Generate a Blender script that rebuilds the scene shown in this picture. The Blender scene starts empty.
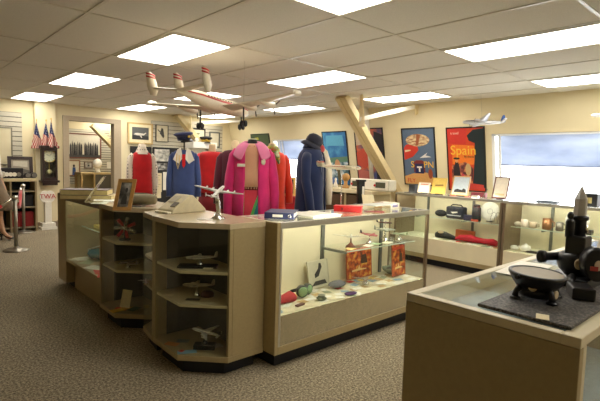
import bpy, bmesh, math, random
from math import sin, cos, pi, radians
from mathutils import Vector, Matrix
random.seed(7)
SC = bpy.context.scene
COL = SC.collection

# ------------------------------------------------------------------ camera
FPX, YAW, PITCH, ROLL, EYE = 461.26, radians(47.57475), radians(4.7152), radians(1.63572), 1.35
CEIL = 2.333
_f = Vector((cos(YAW)*cos(PITCH), sin(YAW)*cos(PITCH), -sin(PITCH)))
_r0 = Vector((sin(YAW), -cos(YAW), 0)); _u0 = _r0.cross(_f)
_r = _r0*cos(ROLL)+_u0*sin(ROLL); _u = -_r0*sin(ROLL)+_u0*cos(ROLL)
cam_data = bpy.data.cameras.new('camera'); cam = bpy.data.objects.new('camera', cam_data); COL.objects.link(cam)
cam_data.sensor_width = 36; cam_data.lens = FPX*36/600; cam_data.clip_start = .02
M3 = Matrix((_r, _u, -_f)).transposed()
cam.matrix_world = Matrix.Translation((0, 0, EYE)) @ M3.to_4x4()
SC.camera = cam

def ray(x, y): return _f + _r*((x-300)/FPX) - _u*((y-200.5)/FPX)
O = Vector((0, 0, EYE))
def az(x, y, z): d = ray(x, y); return O + d*((z-EYE)/d.z)      # the point of a horizontal plane seen at a pixel
def ax(x, y, X): d = ray(x, y); return O + d*(X/d.x)
def ay(x, y, Y): d = ray(x, y); return O + d*(Y/d.y)
def ad(x, y, dep): return O + ray(x, y)*dep

# ------------------------------------------------------------------ materials
def lin(c):
    return tuple((v/255/12.92 if v/255 <= .04045 else ((v/255+.055)/1.055)**2.4) for v in c)
def mat(name, rgb, rough=.6, metal=0., noise=0., scale=30., bump=0., spec=.5, sheen=0., coat=0.):
    m = bpy.data.materials.new(name); m.use_nodes = True
    nt = m.node_tree; b = nt.nodes['Principled BSDF']
    c = lin(rgb)
    b.inputs['Roughness'].default_value = rough; b.inputs['Metallic'].default_value = metal
    b.inputs['Specular IOR Level'].default_value = spec
    b.inputs['Sheen Weight'].default_value = sheen; b.inputs['Coat Weight'].default_value = coat
    tc = nt.nodes.new('ShaderNodeTexCoord'); n = nt.nodes.new('ShaderNodeTexNoise')
    n.inputs['Scale'].default_value = scale; n.inputs['Detail'].default_value = 4
    nt.links.new(tc.outputs['Object'], n.inputs['Vector'])
    r = nt.nodes.new('ShaderNodeValToRGB')
    k = noise
    r.color_ramp.elements[0].position = .3; r.color_ramp.elements[1].position = .7
    r.color_ramp.elements[0].color = (*[v*(1-k) for v in c], 1); r.color_ramp.elements[1].color = (*[min(1, v*(1+k)) for v in c], 1)
    nt.links.new(n.outputs['Fac'], r.inputs['Fac']); nt.links.new(r.outputs['Color'], b.inputs['Base Color'])
    if bump:
        bp = nt.nodes.new('ShaderNodeBump'); bp.inputs['Strength'].default_value = bump; bp.inputs['Distance'].default_value = .004
        nt.links.new(n.outputs['Fac'], bp.inputs['Height']); nt.links.new(bp.outputs['Normal'], b.inputs['Normal'])
    return m
_pm = {}
def flat(rgb, rough=.6, metal=0., noise=.06, scale=40.):
    k = (tuple(rgb), rough, metal, noise)
    if k not in _pm: _pm[k] = mat('paint_%d_%d_%d' % tuple(rgb), rgb, rough, metal, noise, scale)
    return _pm[k]
def glass_mat(name, tint=(.96, .985, .97), f0=.025, fmax=.5):     # thin pane: clear with a Schlick mirror coat
    m = bpy.data.materials.new(name); m.use_nodes = True; nt = m.node_tree; nt.nodes.clear()
    o = nt.nodes.new('ShaderNodeOutputMaterial'); mx = nt.nodes.new('ShaderNodeMixShader')
    t = nt.nodes.new('ShaderNodeBsdfTransparent'); t.inputs['Color'].default_value = (*tint, 1)
    g = nt.nodes.new('ShaderNodeBsdfGlossy'); g.inputs['Roughness'].default_value = .01; g.inputs['Color'].default_value = (1, 1, 1, 1)
    lw = nt.nodes.new('ShaderNodeLayerWeight'); lw.inputs['Blend'].default_value = .5
    pw = nt.nodes.new('ShaderNodeMath'); pw.operation = 'POWER'; pw.inputs[1].default_value = 5.
    ma = nt.nodes.new('ShaderNodeMath'); ma.operation = 'MULTIPLY_ADD'; ma.inputs[1].default_value = fmax-f0; ma.inputs[2].default_value = f0
    nt.links.new(lw.outputs['Facing'], pw.inputs[0]); nt.links.new(pw.outputs[0], ma.inputs[0]); nt.links.new(ma.outputs[0], mx.inputs['Fac'])
    nt.links.new(t.outputs[0], mx.inputs[1]); nt.links.new(g.outputs[0], mx.inputs[2])
    nt.links.new(mx.outputs[0], o.inputs['Surface']); return m
def emit_mat(name, rgb, s):
    m = bpy.data.materials.new(name); m.use_nodes = True; b = m.node_tree.nodes['Principled BSDF']
    b.inputs['Base Color'].default_value = (.8, .8, .8, 1)
    b.inputs['Emission Color'].default_value = (*rgb, 1); b.inputs['Emission Strength'].default_value = s; return m

TAN = mat('tan_laminate', (164, 146, 106), .42, noise=.05, scale=60)
TANTOP = mat('tan_counter_top', (196, 180, 148), .2, noise=.04, scale=50)
SHELF = mat('beige_shelf_board', (208, 192, 152), .5, noise=.04)
DARKIN = mat('dark_grey_backing', (74, 74, 70), .8, noise=.1)
CREAMIN = mat('cream_case_lining', (226, 216, 184), .6, noise=.05, scale=4)
ALU = mat('brushed_aluminium_trim', (200, 198, 188), .32, metal=.7, noise=.05, scale=80)
CREAMFR = mat('cream_metal_frame', (214, 202, 170), .35, noise=.03)
BRONZE = mat('bronze_anodised_post', (134, 116, 94), .4, metal=.5, noise=.05)
KICK = mat('black_toe_kick', (14, 16, 24), .6, noise=.2)
STEELGREY = mat('grey_shelf_standard', (112, 114, 106), .45, metal=.4, noise=.05)
MIRROR = mat('polished_kick_panel', (206, 200, 180), .07, metal=.9, noise=.03)
GLASS = glass_mat('case_glass')
GLASS2 = glass_mat('pane_glass', (.985, .99, .99), .02, .4)
TOPGLASS = glass_mat('counter_top_glass', (.95, .98, .965), .06, .95)
BLACK = mat('black_paint', (20, 20, 22), .38, noise=.25, scale=25)
BLACKM = mat('matt_black', (26, 25, 26), .75, noise=.15)
WHITE = mat('white_plastic', (236, 232, 220), .45, noise=.03)
PAPER = mat('white_paper', (238, 234, 220), .8, noise=.03)
CREAMP = mat('cream_paper', (228, 214, 176), .8, noise=.05)
SILVER = mat('silver_model_metal', (206, 202, 194), .25, metal=.85, noise=.06)
CHROME = mat('polished_chrome', (220, 220, 216), .12, metal=1.)
WOOD = mat('golden_wood', (182, 138, 76), .45, noise=.18, scale=18)
DKWOOD = mat('dark_wood', (42, 25, 19), .4, noise=.25, scale=16)
FORM = mat('cream_dress_form_cloth', (226, 204, 164), .8, noise=.06)
BEAM = mat('cream_painted_steel', (222, 204, 156), .5, noise=.04)
SKIN = mat('skin', (196, 150, 116), .5, noise=.05)

# ------------------------------------------------------------------ mesh builder
class MB:
    def __init__(s): s.v = []; s.f = []; s.m = []; s.cur = 0; s.smooth = []; s.sm = False
    def mi(s, i): s.cur = i; return s
    def add(s, vs, fs, sm=None):
        n = len(s.v); s.v += [Vector(p) for p in vs]
        for f in fs: s.f.append([i+n for i in f]); s.m.append(s.cur); s.smooth.append(s.sm if sm is None else sm)
        return s
    def box(s, x0, x1, y0, y1, z0, z1):
        v = [(x, y, z) for z in (z0, z1) for y in (y0, y1) for x in (x0, x1)]
        return s.add(v, [(0, 2, 3, 1), (4, 5, 7, 6), (0, 1, 5, 4), (2, 6, 7, 3), (0, 4, 6, 2), (1, 3, 7, 5)], False)
    def cbox(s, c, sz, rz=0, M=None):
        n = len(s.v); a = [q/2 for q in sz]; s.box(-a[0], a[0], -a[1], a[1], -a[2], a[2])
        T = Matrix.Translation(c) @ (M if M is not None else Matrix.Rotation(rz, 4, 'Z'))
        for i in range(n, len(s.v)): s.v[i] = T @ s.v[i]
        return s
    def prism(s, poly, z0, z1):
        k = len(poly); a = sum(poly[i][0]*poly[(i+1) % k][1]-poly[(i+1) % k][0]*poly[i][1] for i in range(k))
        if a < 0: poly = list(reversed(poly))
        v = [(p[0], p[1], z0) for p in poly]+[(p[0], p[1], z1) for p in poly]
        return s.add(v, [tuple(reversed(range(k))), tuple(range(k, 2*k))]+[(i, (i+1) % k, k+(i+1) % k, k+i) for i in range(k)], False)
    def slab(s, quad, t):       # a planar polygon given in 3-D, given thickness t along its normal
        q = [Vector(p) for p in quad]; n = (q[1]-q[0]).cross(q[2]-q[0]).normalized()*t; k = len(q)
        return s.add(q+[p-n for p in q], [tuple(range(k)), tuple(reversed(range(k, 2*k)))]+[(i, k+i, k+(i+1) % k, (i+1) % k) for i in range(k)], False)
    def bar(s, p, q, w, h, up=(0, 0, 1)):
        p, q = Vector(p), Vector(q); d = (q-p).normalized(); sd = d.cross(Vector(up))
        if sd.length < 1e-5: sd = d.cross(Vector((1, 0, 0)))
        sd.normalize(); u = sd.cross(d); v = []
        for e in (p, q): v += [e-sd*w/2-u*h/2, e+sd*w/2-u*h/2, e+sd*w/2+u*h/2, e-sd*w/2+u*h/2]
        return s.add(v, [(3, 2, 1, 0), (4, 5, 6, 7)]+[(i, (i+1) % 4, 4+(i+1) % 4, 4+i) for i in range(4)], False)
    def loft(s, secs, cap=True, closed=True, sm=True):
        k = len(secs[0]); v = [p for sec in secs for p in sec]; f = []
        for j in range(len(secs)-1):
            for i in range(k if closed else k-1):
                f.append((j*k+i, j*k+(i+1) % k, (j+1)*k+(i+1) % k, (j+1)*k+i))
        s.add(v, f, sm)
        if cap and closed:
            n = len(s.v)-len(v)
            s.f.append([n+i for i in reversed(range(k))]); s.f.append([n+(len(secs)-1)*k+i for i in range(k)])
            s.m += [s.cur]*2; s.smooth += [False]*2
        return s
    def tube(s, pts, r, n=10, cap=True):
        pts = [Vector(p) for p in pts]; rs = r if isinstance(r, (list, tuple)) else [r]*len(pts); secs = []; prev = None
        for i, p in enumerate(pts):
            d = (pts[min(i+1, len(pts)-1)]-pts[max(i-1, 0)]).normalized()
            if prev is None: prev = d.orthogonal().normalized()
            a = (prev-d*prev.dot(d)).normalized(); prev = a; b = d.cross(a)
            secs.append([p+(a*cos(2*pi*k/n)+b*sin(2*pi*k/n))*rs[i] for k in range(n)])
        return s.loft(secs, cap)
    def lathe(s, prof, c=(0, 0, 0), n=20, M=None, cap=True):
        c = Vector(c); secs = []
        for r, z in prof:
            ring = [Vector((r*cos(2*pi*k/n), r*sin(2*pi*k/n), z)) for k in range(n)]
            secs.append([c+((M @ p) if M is not None else p) for p in ring])
        return s.loft(secs, cap)
    def ell(s, c, rx, ry, rz, n=14, m=9, M=None):
        return s.lathe2(c, rx, ry, rz, n, m, M)
    def lathe2(s, c, rx, ry, rz, n, m, M):
        c = Vector(c); secs = []
        for j in range(m+1):
            t = -pi/2+pi*j/m; q = max(cos(t), .02)
            ring = [Vector((rx*q*cos(2*pi*k/n), ry*q*sin(2*pi*k/n), rz*sin(t))) for k in range(n)]
            secs.append([c+((M @ p) if M is not None else p) for p in ring])
        return s.loft(secs, True)
    def build(s, name, mats, parent=None, local=False, bevel=0., solid=0., sub=0):
        me = bpy.data.meshes.new(name)
        off = Vector((0, 0, 0))
        if parent is not None and not local:
            off = WORLD[parent.name]
        me.from_pydata([tuple(p-off) for p in s.v], [], s.f)
        if not isinstance(mats, (list, tuple)): mats = [mats]
        for m in mats: me.materials.append(m)
        for p, i, sm in zip(me.polygons, s.m, s.smooth): p.material_index = i; p.use_smooth = sm
        bm = bmesh.new(); bm.from_mesh(me); bmesh.ops.recalc_face_normals(bm, faces=bm.faces); bm.to_mesh(me); bm.free()
        o = bpy.data.objects.new(name, me); COL.objects.link(o)
        if parent is not None: o.parent = parent
        if bevel:
            b = o.modifiers.new('bevel', 'BEVEL'); b.width = bevel; b.segments = 2; b.limit_method = 'ANGLE'
        if solid:
            b = o.modifiers.new('thickness', 'SOLIDIFY'); b.thickness = solid; b.offset = 0
        if sub:
            b = o.modifiers.new('smooth', 'SUBSURF'); b.levels = sub; b.render_levels = sub
        WORLD[o.name] = off.copy() if parent is not None and not local else Vector((0, 0, 0))
        return o
WORLD = {}
def tag(o, label, cat, group=None, kind=None):
    if label: o['label'] = label
    if cat: o['category'] = cat
    if group: o['group'] = group
    if kind: o['kind'] = kind
    return o
def thing(name, label, cat, loc=(0, 0, 0), rz=0, group=None, M=None):
    o = bpy.data.objects.new(name, None); o.empty_display_size = .1; COL.objects.link(o)
    if M is not None: o.matrix_world = Matrix.Translation(loc) @ M
    else: o.location = loc; o.rotation_euler = (0, 0, rz)
    WORLD[o.name] = Vector(loc); return tag(o, label, cat, group)
def struct(name, mb, m, parent=None, **k):
    o = mb.build(name, m, parent, **k)
    if parent is None: o['kind'] = 'structure'
    return o
def settle(o):              # give a one-mesh thing an origin at its own base
    me = o.data; n = len(me.vertices)
    xs = [v.co for v in me.vertices]; lo = Vector([min(v[i] for v in xs) for i in range(3)]); hi = Vector([max(v[i] for v in xs) for i in range(3)])
    c = Vector(((lo.x+hi.x)/2, (lo.y+hi.y)/2, lo.z)); me.transform(Matrix.Translation(-c)); o.location = c; return o
def copy_tree(src, loc, rz, label, group=None):
    r = src.copy(); COL.objects.link(r); r.location = loc; r.rotation_euler = (0, 0, rz); r['label'] = label
    if group: r['group'] = group
    def rec(a, b):
        for ch in list(a.children):
            c = ch.copy(); COL.objects.link(c); c.parent = b; rec(ch, c)
    rec(src, r); return r
def letters(text, size, origin, xdir, ydir, m, name, parent, thick=.002, align='CENTER'):
    cu = bpy.data.curves.new(name, 'FONT'); cu.body = text; cu.size = size; cu.align_x = align; cu.align_y = 'CENTER'; cu.extrude = thick
    ob = bpy.data.objects.new('tmp', cu); COL.objects.link(ob); bpy.context.view_layer.update()
    dg = bpy.context.evaluated_depsgraph_get(); me = bpy.data.meshes.new_from_object(ob.evaluated_get(dg))
    bpy.data.objects.remove(ob); bpy.data.curves.remove(cu)
    x = Vector(xdir).normalized(); y = Vector(ydir).normalized(); z = x.cross(y)
    R = Matrix((x, y, z)).transposed().to_4x4()
    me.transform(Matrix.Translation(Vector(origin)-WORLD[parent.name]) @ R); me.materials.clear(); me.materials.append(m)
    o = bpy.data.objects.new(name, me); COL.objects.link(o); o.parent = parent; return o
SKY = 7.0
# ------------------------------------------------------------------ the room
XR0, SL = 6.40, .2                       # window wall leans inwards at the top
def wx(z): return XR0 + SL*(CEIL-z)
WN = Vector((1, 0, SL)).normalized()
def aw(x, y, off=0.):                    # point on the window wall (off = metres into the room)
    d = ray(x, y); n = Vector((1, 0, SL)); k = XR0+SL*CEIL-off*n.length
    return O + d*((k-n.dot(O))/n.dot(d))
YF = 9.7
XL, YB, YEND, XE = -2.4, -2.6, 14.2, 7.2

def carpet():
    m = bpy.data.materials.new('speckled_carpet'); m.use_nodes = True; nt = m.node_tree; b = nt.nodes['Principled BSDF']
    b.inputs['Roughness'].default_value = .95; b.inputs['Specular IOR Level'].default_value = .1
    tc = nt.nodes.new('ShaderNodeTexCoord')
    n1 = nt.nodes.new('ShaderNodeTexNoise'); n1.inputs['Scale'].default_value = 70; n1.inputs['Detail'].default_value = 6; n1.inputs['Roughness'].default_value = .8
    n2 = nt.nodes.new('ShaderNodeTexNoise'); n2.inputs['Scale'].default_value = 2.2
    for n in (n1, n2): nt.links.new(tc.outputs['Object'], n.inputs['Vector'])
    r = nt.nodes.new('ShaderNodeValToRGB'); e = r.color_ramp.elements
    e[0].position = .36; e[0].color = (*lin((66, 60, 50)), 1); e[1].position = .66; e[1].color = (*lin((218, 202, 170)), 1)
    k = e.new(.5); k.color = (*lin((146, 134, 112)), 1)
    nt.links.new(n1.outputs['Fac'], r.inputs['Fac'])
    mx = nt.nodes.new('ShaderNodeMixRGB'); mx.blend_type = 'MULTIPLY'; mx.inputs['Fac'].default_value = .25
    nt.links.new(r.outputs['Color'], mx.inputs[1]); nt.links.new(n2.outputs['Fac'], mx.inputs[2]); nt.links.new(mx.outputs[0], b.inputs['Base Color'])
    bp = nt.nodes.new('ShaderNodeBump'); bp.inputs['Strength'].default_value = .15; bp.inputs['Distance'].default_value = .004
    nt.links.new(n1.outputs['Fac'], bp.inputs['Height']); nt.links.new(bp.outputs['Normal'], b.inputs['Normal']); return m
CARPET = carpet()
WALL = mat('cream_wall_paint', (224, 211, 174), .75, noise=.025, scale=3)
CEILM = mat('ceiling_tile', (228, 224, 214), .9, noise=.07, scale=160, bump=.25)
GRIDM = mat('ceiling_grid_bar', (214, 208, 194), .35, noise=.03)
CASING = mat('taupe_door_casing', (172, 156, 132), .6, noise=.04)
BASEB = mat('taupe_vinyl_baseboard', (128, 112, 92), .6, noise=.05)
SLAT = mat('grey_slatwall', (196, 190, 170), .55, noise=.04)
SLOT = mat('slatwall_groove', (70, 66, 58), .7)

struct('floor', MB().box(XL, 6.95, YB, YEND, -.06, 0), CARPET)
struct('ceiling', MB().box(XL, 6.5, YB, YEND, CEIL, CEIL+.06), CEILM)
g = MB(); T = .6096; A0, B0 = 2.00870, 1.57465
k = -8
for k in range(-8, 9):
    X = A0-.3048+k*T
    if XL < X < 6.3: g.box(X-.011, X+.011, YB, YF, CEIL-.006, CEIL)
for k in range(-4, 8):
    Y = B0-T+k*2*T
    if YB < Y < YF: g.box(XL, XR0-.01, Y-.011, Y+.011, CEIL-.0055, CEIL)
struct('trim_1', g, GRIDM)
struct('wall_left', MB().box(XL-.1, XL, YB, YEND, 0, CEIL), WALL)
struct('wall_near', MB().box(XL, XE, YB-.1, YB, 0, CEIL), WALL)
struct('wall_back', MB().box(XL, XE, YEND, YEND+.1, 0, CEIL), WALL)

# window wall with two openings
W1, W2 = (6.55, 8.06), (1.0, 3.08); WZ = (.74, 1.835)
def wallmesh():
    mb = MB(); ys = [YB, W2[0], W2[1], W1[0], W1[1], YEND]; zs = [0, WZ[0], WZ[1], CEIL]; D = .16
    for i in range(5):
        for j in range(3):
            if i in (1, 3) and j == 1: continue
            y0, y1, z0, z1 = ys[i], ys[i+1], zs[j], zs[j+1]
            a = [(wx(z0), y0, z0), (wx(z0), y1, z0), (wx(z1), y1, z1), (wx(z1), y0, z1)]
            b = [(p[0]+D, p[1], p[2]) for p in a]
            mb.add(a+b, [(0, 1, 2, 3), (7, 6, 5, 4), (0, 4, 5, 1), (1, 5, 6, 2), (2, 6, 7, 3), (3, 7, 4, 0)], False)
    return mb
struct('wall_right', wallmesh(), WALL)
FRAMEW = mat('white_window_frame', (232, 234, 236), .4, noise=.02)
def blind_mat():
    m = bpy.data.materials.new('blue_grey_shade_fabric'); m.use_nodes = True; nt = m.node_tree; nt.nodes.clear()
    o = nt.nodes.new('ShaderNodeOutputMaterial'); d = nt.nodes.new('ShaderNodeBsdfDiffuse'); t = nt.nodes.new('ShaderNodeBsdfTranslucent'); mx = nt.nodes.new('ShaderNodeMixShader')
    tc = nt.nodes.new('ShaderNodeTexCoord'); n = nt.nodes.new('ShaderNodeTexNoise'); n.inputs['Scale'].default_value = 3.5; n.inputs['Detail'].default_value = 5
    mp = nt.nodes.new('ShaderNodeMapping'); mp.inputs['Scale'].default_value = (1, .5, 1.4); mp.inputs['Rotation'].default_value = (.5, 0, 0)
    nt.links.new(tc.outputs['Object'], mp.inputs['Vector']); nt.links.new(mp.outputs[0], n.inputs['Vector'])
    r = nt.nodes.new('ShaderNodeValToRGB'); r.color_ramp.elements[0].position = .3; r.color_ramp.elements[1].position = .72
    r.color_ramp.elements[0].color = (*lin((158, 166, 182)), 1); r.color_ramp.elements[1].color = (*lin((192, 198, 210)), 1)
    nt.links.new(n.outputs['Fac'], r.inputs['Fac'])
    for q in (d, t): nt.links.new(r.outputs['Color'], q.inputs['Color'])
    mx.inputs['Fac'].default_value = BLIND_T
    nt.links.new(d.outputs[0], mx.inputs[1]); nt.links.new(t.outputs[0], mx.inputs[2]); nt.links.new(mx.outputs[0], o.inputs['Surface']); return m
BLIND_T = .6
BLINDM = blind_mat()
def wq(y0, y1, z0, z1, off):             # quad parallel to the window wall, off metres outwards
    return [(wx(z0)+off, y0, z0), (wx(z0)+off, y1, z0), (wx(z1)+off, y1, z1), (wx(z1)+off, y0, z1)]
def window(n, y0, y1, zb, ymull):
    r = bpy.data.objects.new('window_%d' % n, None); COL.objects.link(r); r.location = (wx(WZ[0]), (y0+y1)/2, WZ[0]); r['kind'] = 'structure'; WORLD[r.name] = Vector(r.location)
    f = MB(); w = .045
    for a in ((y0, y1, WZ[0], WZ[0]+w), (y0, y1, WZ[1]-w*.5, WZ[1]), (y0, y0+w, WZ[0], WZ[1]), (y1-w, y1, WZ[0], WZ[1])): f.slab(wq(*a, .03), .05)
    for ym in ymull: f.slab(wq(ym-.018, ym+.018, WZ[0], WZ[1], .04), .04)
    f.build('window_frame', FRAMEW, r)
    MB().slab(wq(y0+.02, y1-.02, WZ[0]+.02, WZ[1]-.01, .075), .006).build('pane', GLASS2, r)
    s = MB().slab(wq(y0+.03, y1-.12, zb, WZ[1]-.01, .015), .004)
    s.tube([(wx(zb)+.015, y0+.03, zb), (wx(zb)+.015, y1-.12, zb)], .008, 8)
    sh = s.build('roller_shade', BLINDM, r); sh['label'] = 'blue grey roller shade'
    return r
window(1, W2[0], W2[1], 1.395, [W2[1]-.1])
window(2, W1[0], W1[1], 1.42, [W1[1]-.2, W1[1]-.3])

# far wall with the doorway, pillar, baseboard
dl, dr = ay(64.5, 150, YF).x, ay(116.5, 150, YF).x; dt = ay(90, 122, YF).z
fw = MB().box(XL, dl, YF, YF+.14, 0, CEIL).box(dr, XE, YF, YF+.14, 0, CEIL).box(dl, dr, YF, YF+.14, dt, CEIL)
struct('wall_far', fw, WALL)
c = MB(); cw = .12
c.box(dl-.03, dl+cw-.04, YF-.025, YF+.16, 0, dt+cw-.03).box(dr-cw+.06, dr+.09, YF-.025, YF+.16, 0, dt+cw-.03).box(dl-.03, dr+.09, YF-.026, YF+.161, dt, dt+cw-.03)
struct('door_1', c, CASING, bevel=.004)
pl, pr = ay(35.5, 150, YF-.12).x, ay(56, 150, YF-.12).x
struct('wall_pillar', MB().box(pl, pr, YF-.12, YF, 0, CEIL), WALL)
struct('baseboard_far', MB().box(pl, pr+.005, YF-.13, YF-.12, 0, .1).box(pr, dl-.03, YF-.01, YF, 0, .1).box(dr+.09, 6.8, YF-.01, YF, 0, .1), BASEB)
struct('baseboard_right', MB().box(wx(0)-.02, wx(0), YB, YF, 0, .1), BASEB)

def slatwall(x0, x1, z0, z1, Y, name, n):
    mb = MB(); mb.mi(1).box(x0, x1, Y-.008, Y, z0, z1); h = (z1-z0)/n; mb.mi(0)
    for i in range(n): mb.box(x0, x1, Y-.02, Y-.008, z0+i*h+.006, z0+(i+1)*h-.006)
    return struct(name, mb, [SLAT, SLOT])
sl0, sl1 = ay(-40, 140, YF).x, ay(22, 140, YF).x
slatwall(sl0, sl1, .9, ay(11, 112, YF).z, YF, 'wall_panel_left', 14)
sr0, sr1 = ay(151, 140, YF).x, ay(222, 140, YF).x
slatwall(sr0, sr1, .6, ay(185, 123.5, YF).z, YF, 'wall_panel_right', 18)

# room beyond the doorway
YB2 = 11.6
b0, b1 = ay(50, 150, YB2).x, ay(135, 150, YB2).x
slatwall(ay(64, 150, YB2).x-.4, b1, .7, 1.98, YB2, 'wall_panel_beyond', 22)
struct('wall_beyond', MB().box(b0-2.5, 6.62, YB2, YB2+.1, 0, CEIL), WALL)

# steel roof braces
BSM = BEAM
def brace(label, y0, x_top, z_top, x_bot, w, pipe, arm, group):
    p0 = Vector((x_top, y0, z_top)); p1 = Vector((x_bot, y0, z_top-(x_bot-x_top)*1.0))
    r = thing('roof_brace', label, 'brace', p1, group=group)
    d = (p1-p0).normalized(); mb = MB(); sd = Vector((0, 1, 0)); up = d.cross(sd)
    for s in (-1, 1):
        mb.bar(p0+sd*s*.062, p1+sd*s*.062, .07, .1, up) if False else None
    # two channels back to back with a slot between
    def chan(o, w1, h1):
        v = []
        for e in (p0, p1): v += [e+sd*(o-w1/2)-up*h1/2, e+sd*(o+w1/2)-up*h1/2, e+sd*(o+w1/2)+up*h1/2, e+sd*(o-w1/2)+up*h1/2]
        mb.add(v, [(3, 2, 1, 0), (4, 5, 6, 7)]+[(i, (i+1) % 4, 4+(i+1) % 4, 4+i) for i in range(4)], False)
    chan(-w*.27, w*.46, .1); chan(w*.27, w*.46, .1); chan(0, w*.2, .075)
    mb.build('diagonal_channel', BSM, r, bevel=.006)
    if pipe:
        q0, q1 = pipe; MB().tube([q0, q1], .04, 14).build('vertical_pipe', WHITE, r)
    if arm:
        a0, a1 = arm
        MB().bar(a0, a1, .05, .06).build('side_arm', WHITE, r, bevel=.004)
        g = MB(); g.slab([a0+Vector((-.02, -.1, -.12)), a0+Vector((.06, .06, -.1)), a0+Vector((.1, .1, CEIL-a0.z-.002)), a0+Vector((0, -.02, CEIL-a0.z-.002))], .02); g.build('gusset_plate', BSM, r)
        g = MB(); g.slab([a1+Vector((0, 0, .03)), a1+Vector((.1, 0, .03)), a1+Vector((.1, 0, -.1)), a1+Vector((.03, 0, -.13))], .02); g.build('gusset_plate', BSM, r)
    return r
tp = az(341.5, 96, CEIL)
brace('slanting cream steel roof brace crossing a poster right of the navy coat', tp.y, tp.x, CEIL-.004, 6.62, .2,
      (Vector((6.28, 5.25, CEIL-.002)), Vector((6.55, 5.25, 1.0))), (ad(361, 119, 6.55), Vector((6.28, 4.27, CEIL-.06))), 'steel roof braces')
tp = Vector((4.92, 9.5, 0))
brace('slanting cream steel roof brace behind the blue cap by the far wall', 9.52, 4.92, CEIL-.004, 6.45, .2,
      None, (Vector((5.2, 9.42, 2.16)), Vector((6.28, 9.0, CEIL-.06))), 'steel roof braces')
tp = az(89, 124, CEIL)
bq = ay(92, 125, 11.0)
brace('slanting cream steel roof brace seen through the far doorway', 11.0, bq.x, bq.z, bq.x+1.2, .2, None, (Vector((bq.x+.35, 10.9, bq.z-.1)), Vector((bq.x+.9, 10.6, bq.z+.12))), 'steel roof braces')

# ceiling lights
LPOW = 8.0
DIFF = emit_mat('lit_diffuser', (1.0, .95, .85), LPOW)
FRL = mat('light_frame_white', (226, 222, 210), .5)
lab = {}
def light_proto():
    r = thing('ceiling_light', '', 'ceiling light')
    f = MB(); a, b = .292, .597
    f.box(-a, a, -b, -.581, -.012, -.0005).box(-a, a, .581, b, -.012, -.0005).box(-a, -.265, -b, b, -.012, -.0005).box(.265, a, -b, b, -.012, -.0005)
    f.build('frame', FRL, r, local=True); MB().box(-.2655, .2655, -.5815, .5815, -.008, -.001).build('diffuser', DIFF, r, local=True); return r
LL = {(0, 0): 'lit ceiling panel cut by the top edge above the display case', (0, 1): 'large lit ceiling panel above and left of the hanging airliner',
      (0, 2): 'lit ceiling panel, second along the row over the left aisle', (0, 3): 'small lit ceiling panel near the far left wall above the flags',
      (1, 0): 'long lit ceiling panel at upper right, largest on that side', (1, 1): 'lit ceiling panel right of the hanging airliner, above the window and coat',
      (1, 2): 'lit ceiling panel just above the airliner fuselage', (1, 3): 'lit ceiling panel just left of the airliner wing, below its tail',
      (2, 0): 'lit ceiling panel low at the right edge above the window', (2, 1): 'lit ceiling panel above the slanting roof brace',
      (2, 2): 'lit ceiling panel behind the airliner right wing tip', (2, 3): 'lit ceiling panel sliver seen behind the airliner wheels'}
lp = None
for (i, j), l in LL.items():
    p = (A0+3*i*T, B0+4*j*T, CEIL)
    if lp is None: lp = light_proto(); lp.location = p; lp['label'] = l; lp['group'] = 'ceiling light panels'
    else: copy_tree(lp, p, 0, l, 'ceiling light panels')
for (i, j) in EXTRA_LIGHTS if 'EXTRA_LIGHTS' in globals() else [(0, -1), (1, -1)]:
    copy_tree(lp, (A0+3*i*T, B0+4*j*T, CEIL), 0, 'added ceiling panel outside the picture, lighting the front', 'ceiling light panels')  # panels out of view behind the camera, added to light the foreground
for k, (x, y) in enumerate([(104, 119), (109, 130)]):
    q = ay(x, y, 10.5 + .5*k)
    copy_tree(lp, (q.x+.05, (10.3, 11.0)[k], CEIL), 0, ('lit panel at the top of the far doorway, nearer one', 'lit panel low in the far doorway, farther one')[k], 'ceiling light panels')
# daylight
w = bpy.data.worlds.new('sky'); SC.world = w; w.use_nodes = True
w.node_tree.nodes['Background'].inputs[0].default_value = (.97, .985, 1, 1); w.node_tree.nodes['Background'].inputs[1].default_value = SKY
CASEP = 28.0
ADDED_TUBE = emit_mat('added_case_tube', (1.0, .93, .78), CASEP)  # glow for tubes added behind the top rails to brighten case interiors
EDGE = mat('frosted_glass_edge', (196, 208, 190), .3, noise=.03)
# ------------------------------------------------------------------ display cases
HT = .965
# --- long display case facing the right-hand aisle
DX0, DX1, DY0, DY1 = 1.843, 3.585, 2.22, 2.66
dc = thing('display_case', 'long glass display case with polished kick panel, tan left end and travel posters inside', 'display case', (2.7, 2.44, 0))
MB().box(DX0, DX0+.028, DY0, DY1, .1, HT).build('end_panel', TAN, dc, bevel=.002)
f = MB(); f.box(DX0+.028, DX1, DY0, DY0+.03, .925, HT).box(DX0+.028, DX1, DY1-.03, DY1, .925, HT).box(DX1-.03, DX1, DY0+.03, DY1-.03, .925, HT)
f.build('top_frame', ALU, dc, bevel=.003)
MB().box(DX0+.03, DX0+.045, DY0, DY0+.018, .15, .925).build('corner_trim', ALU, dc)
f = MB().box(DX1-.026, DX1, DY0, DY0+.026, .1, .925); f.build('corner_post', BRONZE, dc, bevel=.002)
f = MB().box(DX1-.026, DX1, DY1-.026, DY1, .1, .925); f.build('corner_post', BRONZE, dc, bevel=.002)
MB().box(DX0+.03, DX1-.028, DY0+.028, DY1-.028, HT-.008, HT-.001).build('top_glass', TOPGLASS, dc)
MB().box(DX0+.046, DX1-.028, DY0+.008, DY0+.013, .352, .924).build('front_glass', GLASS, dc)
MB().box(DX1-.013, DX1-.008, DY0+.028, DY1-.028, .352, .924).build('end_glass', GLASS, dc)
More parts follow.
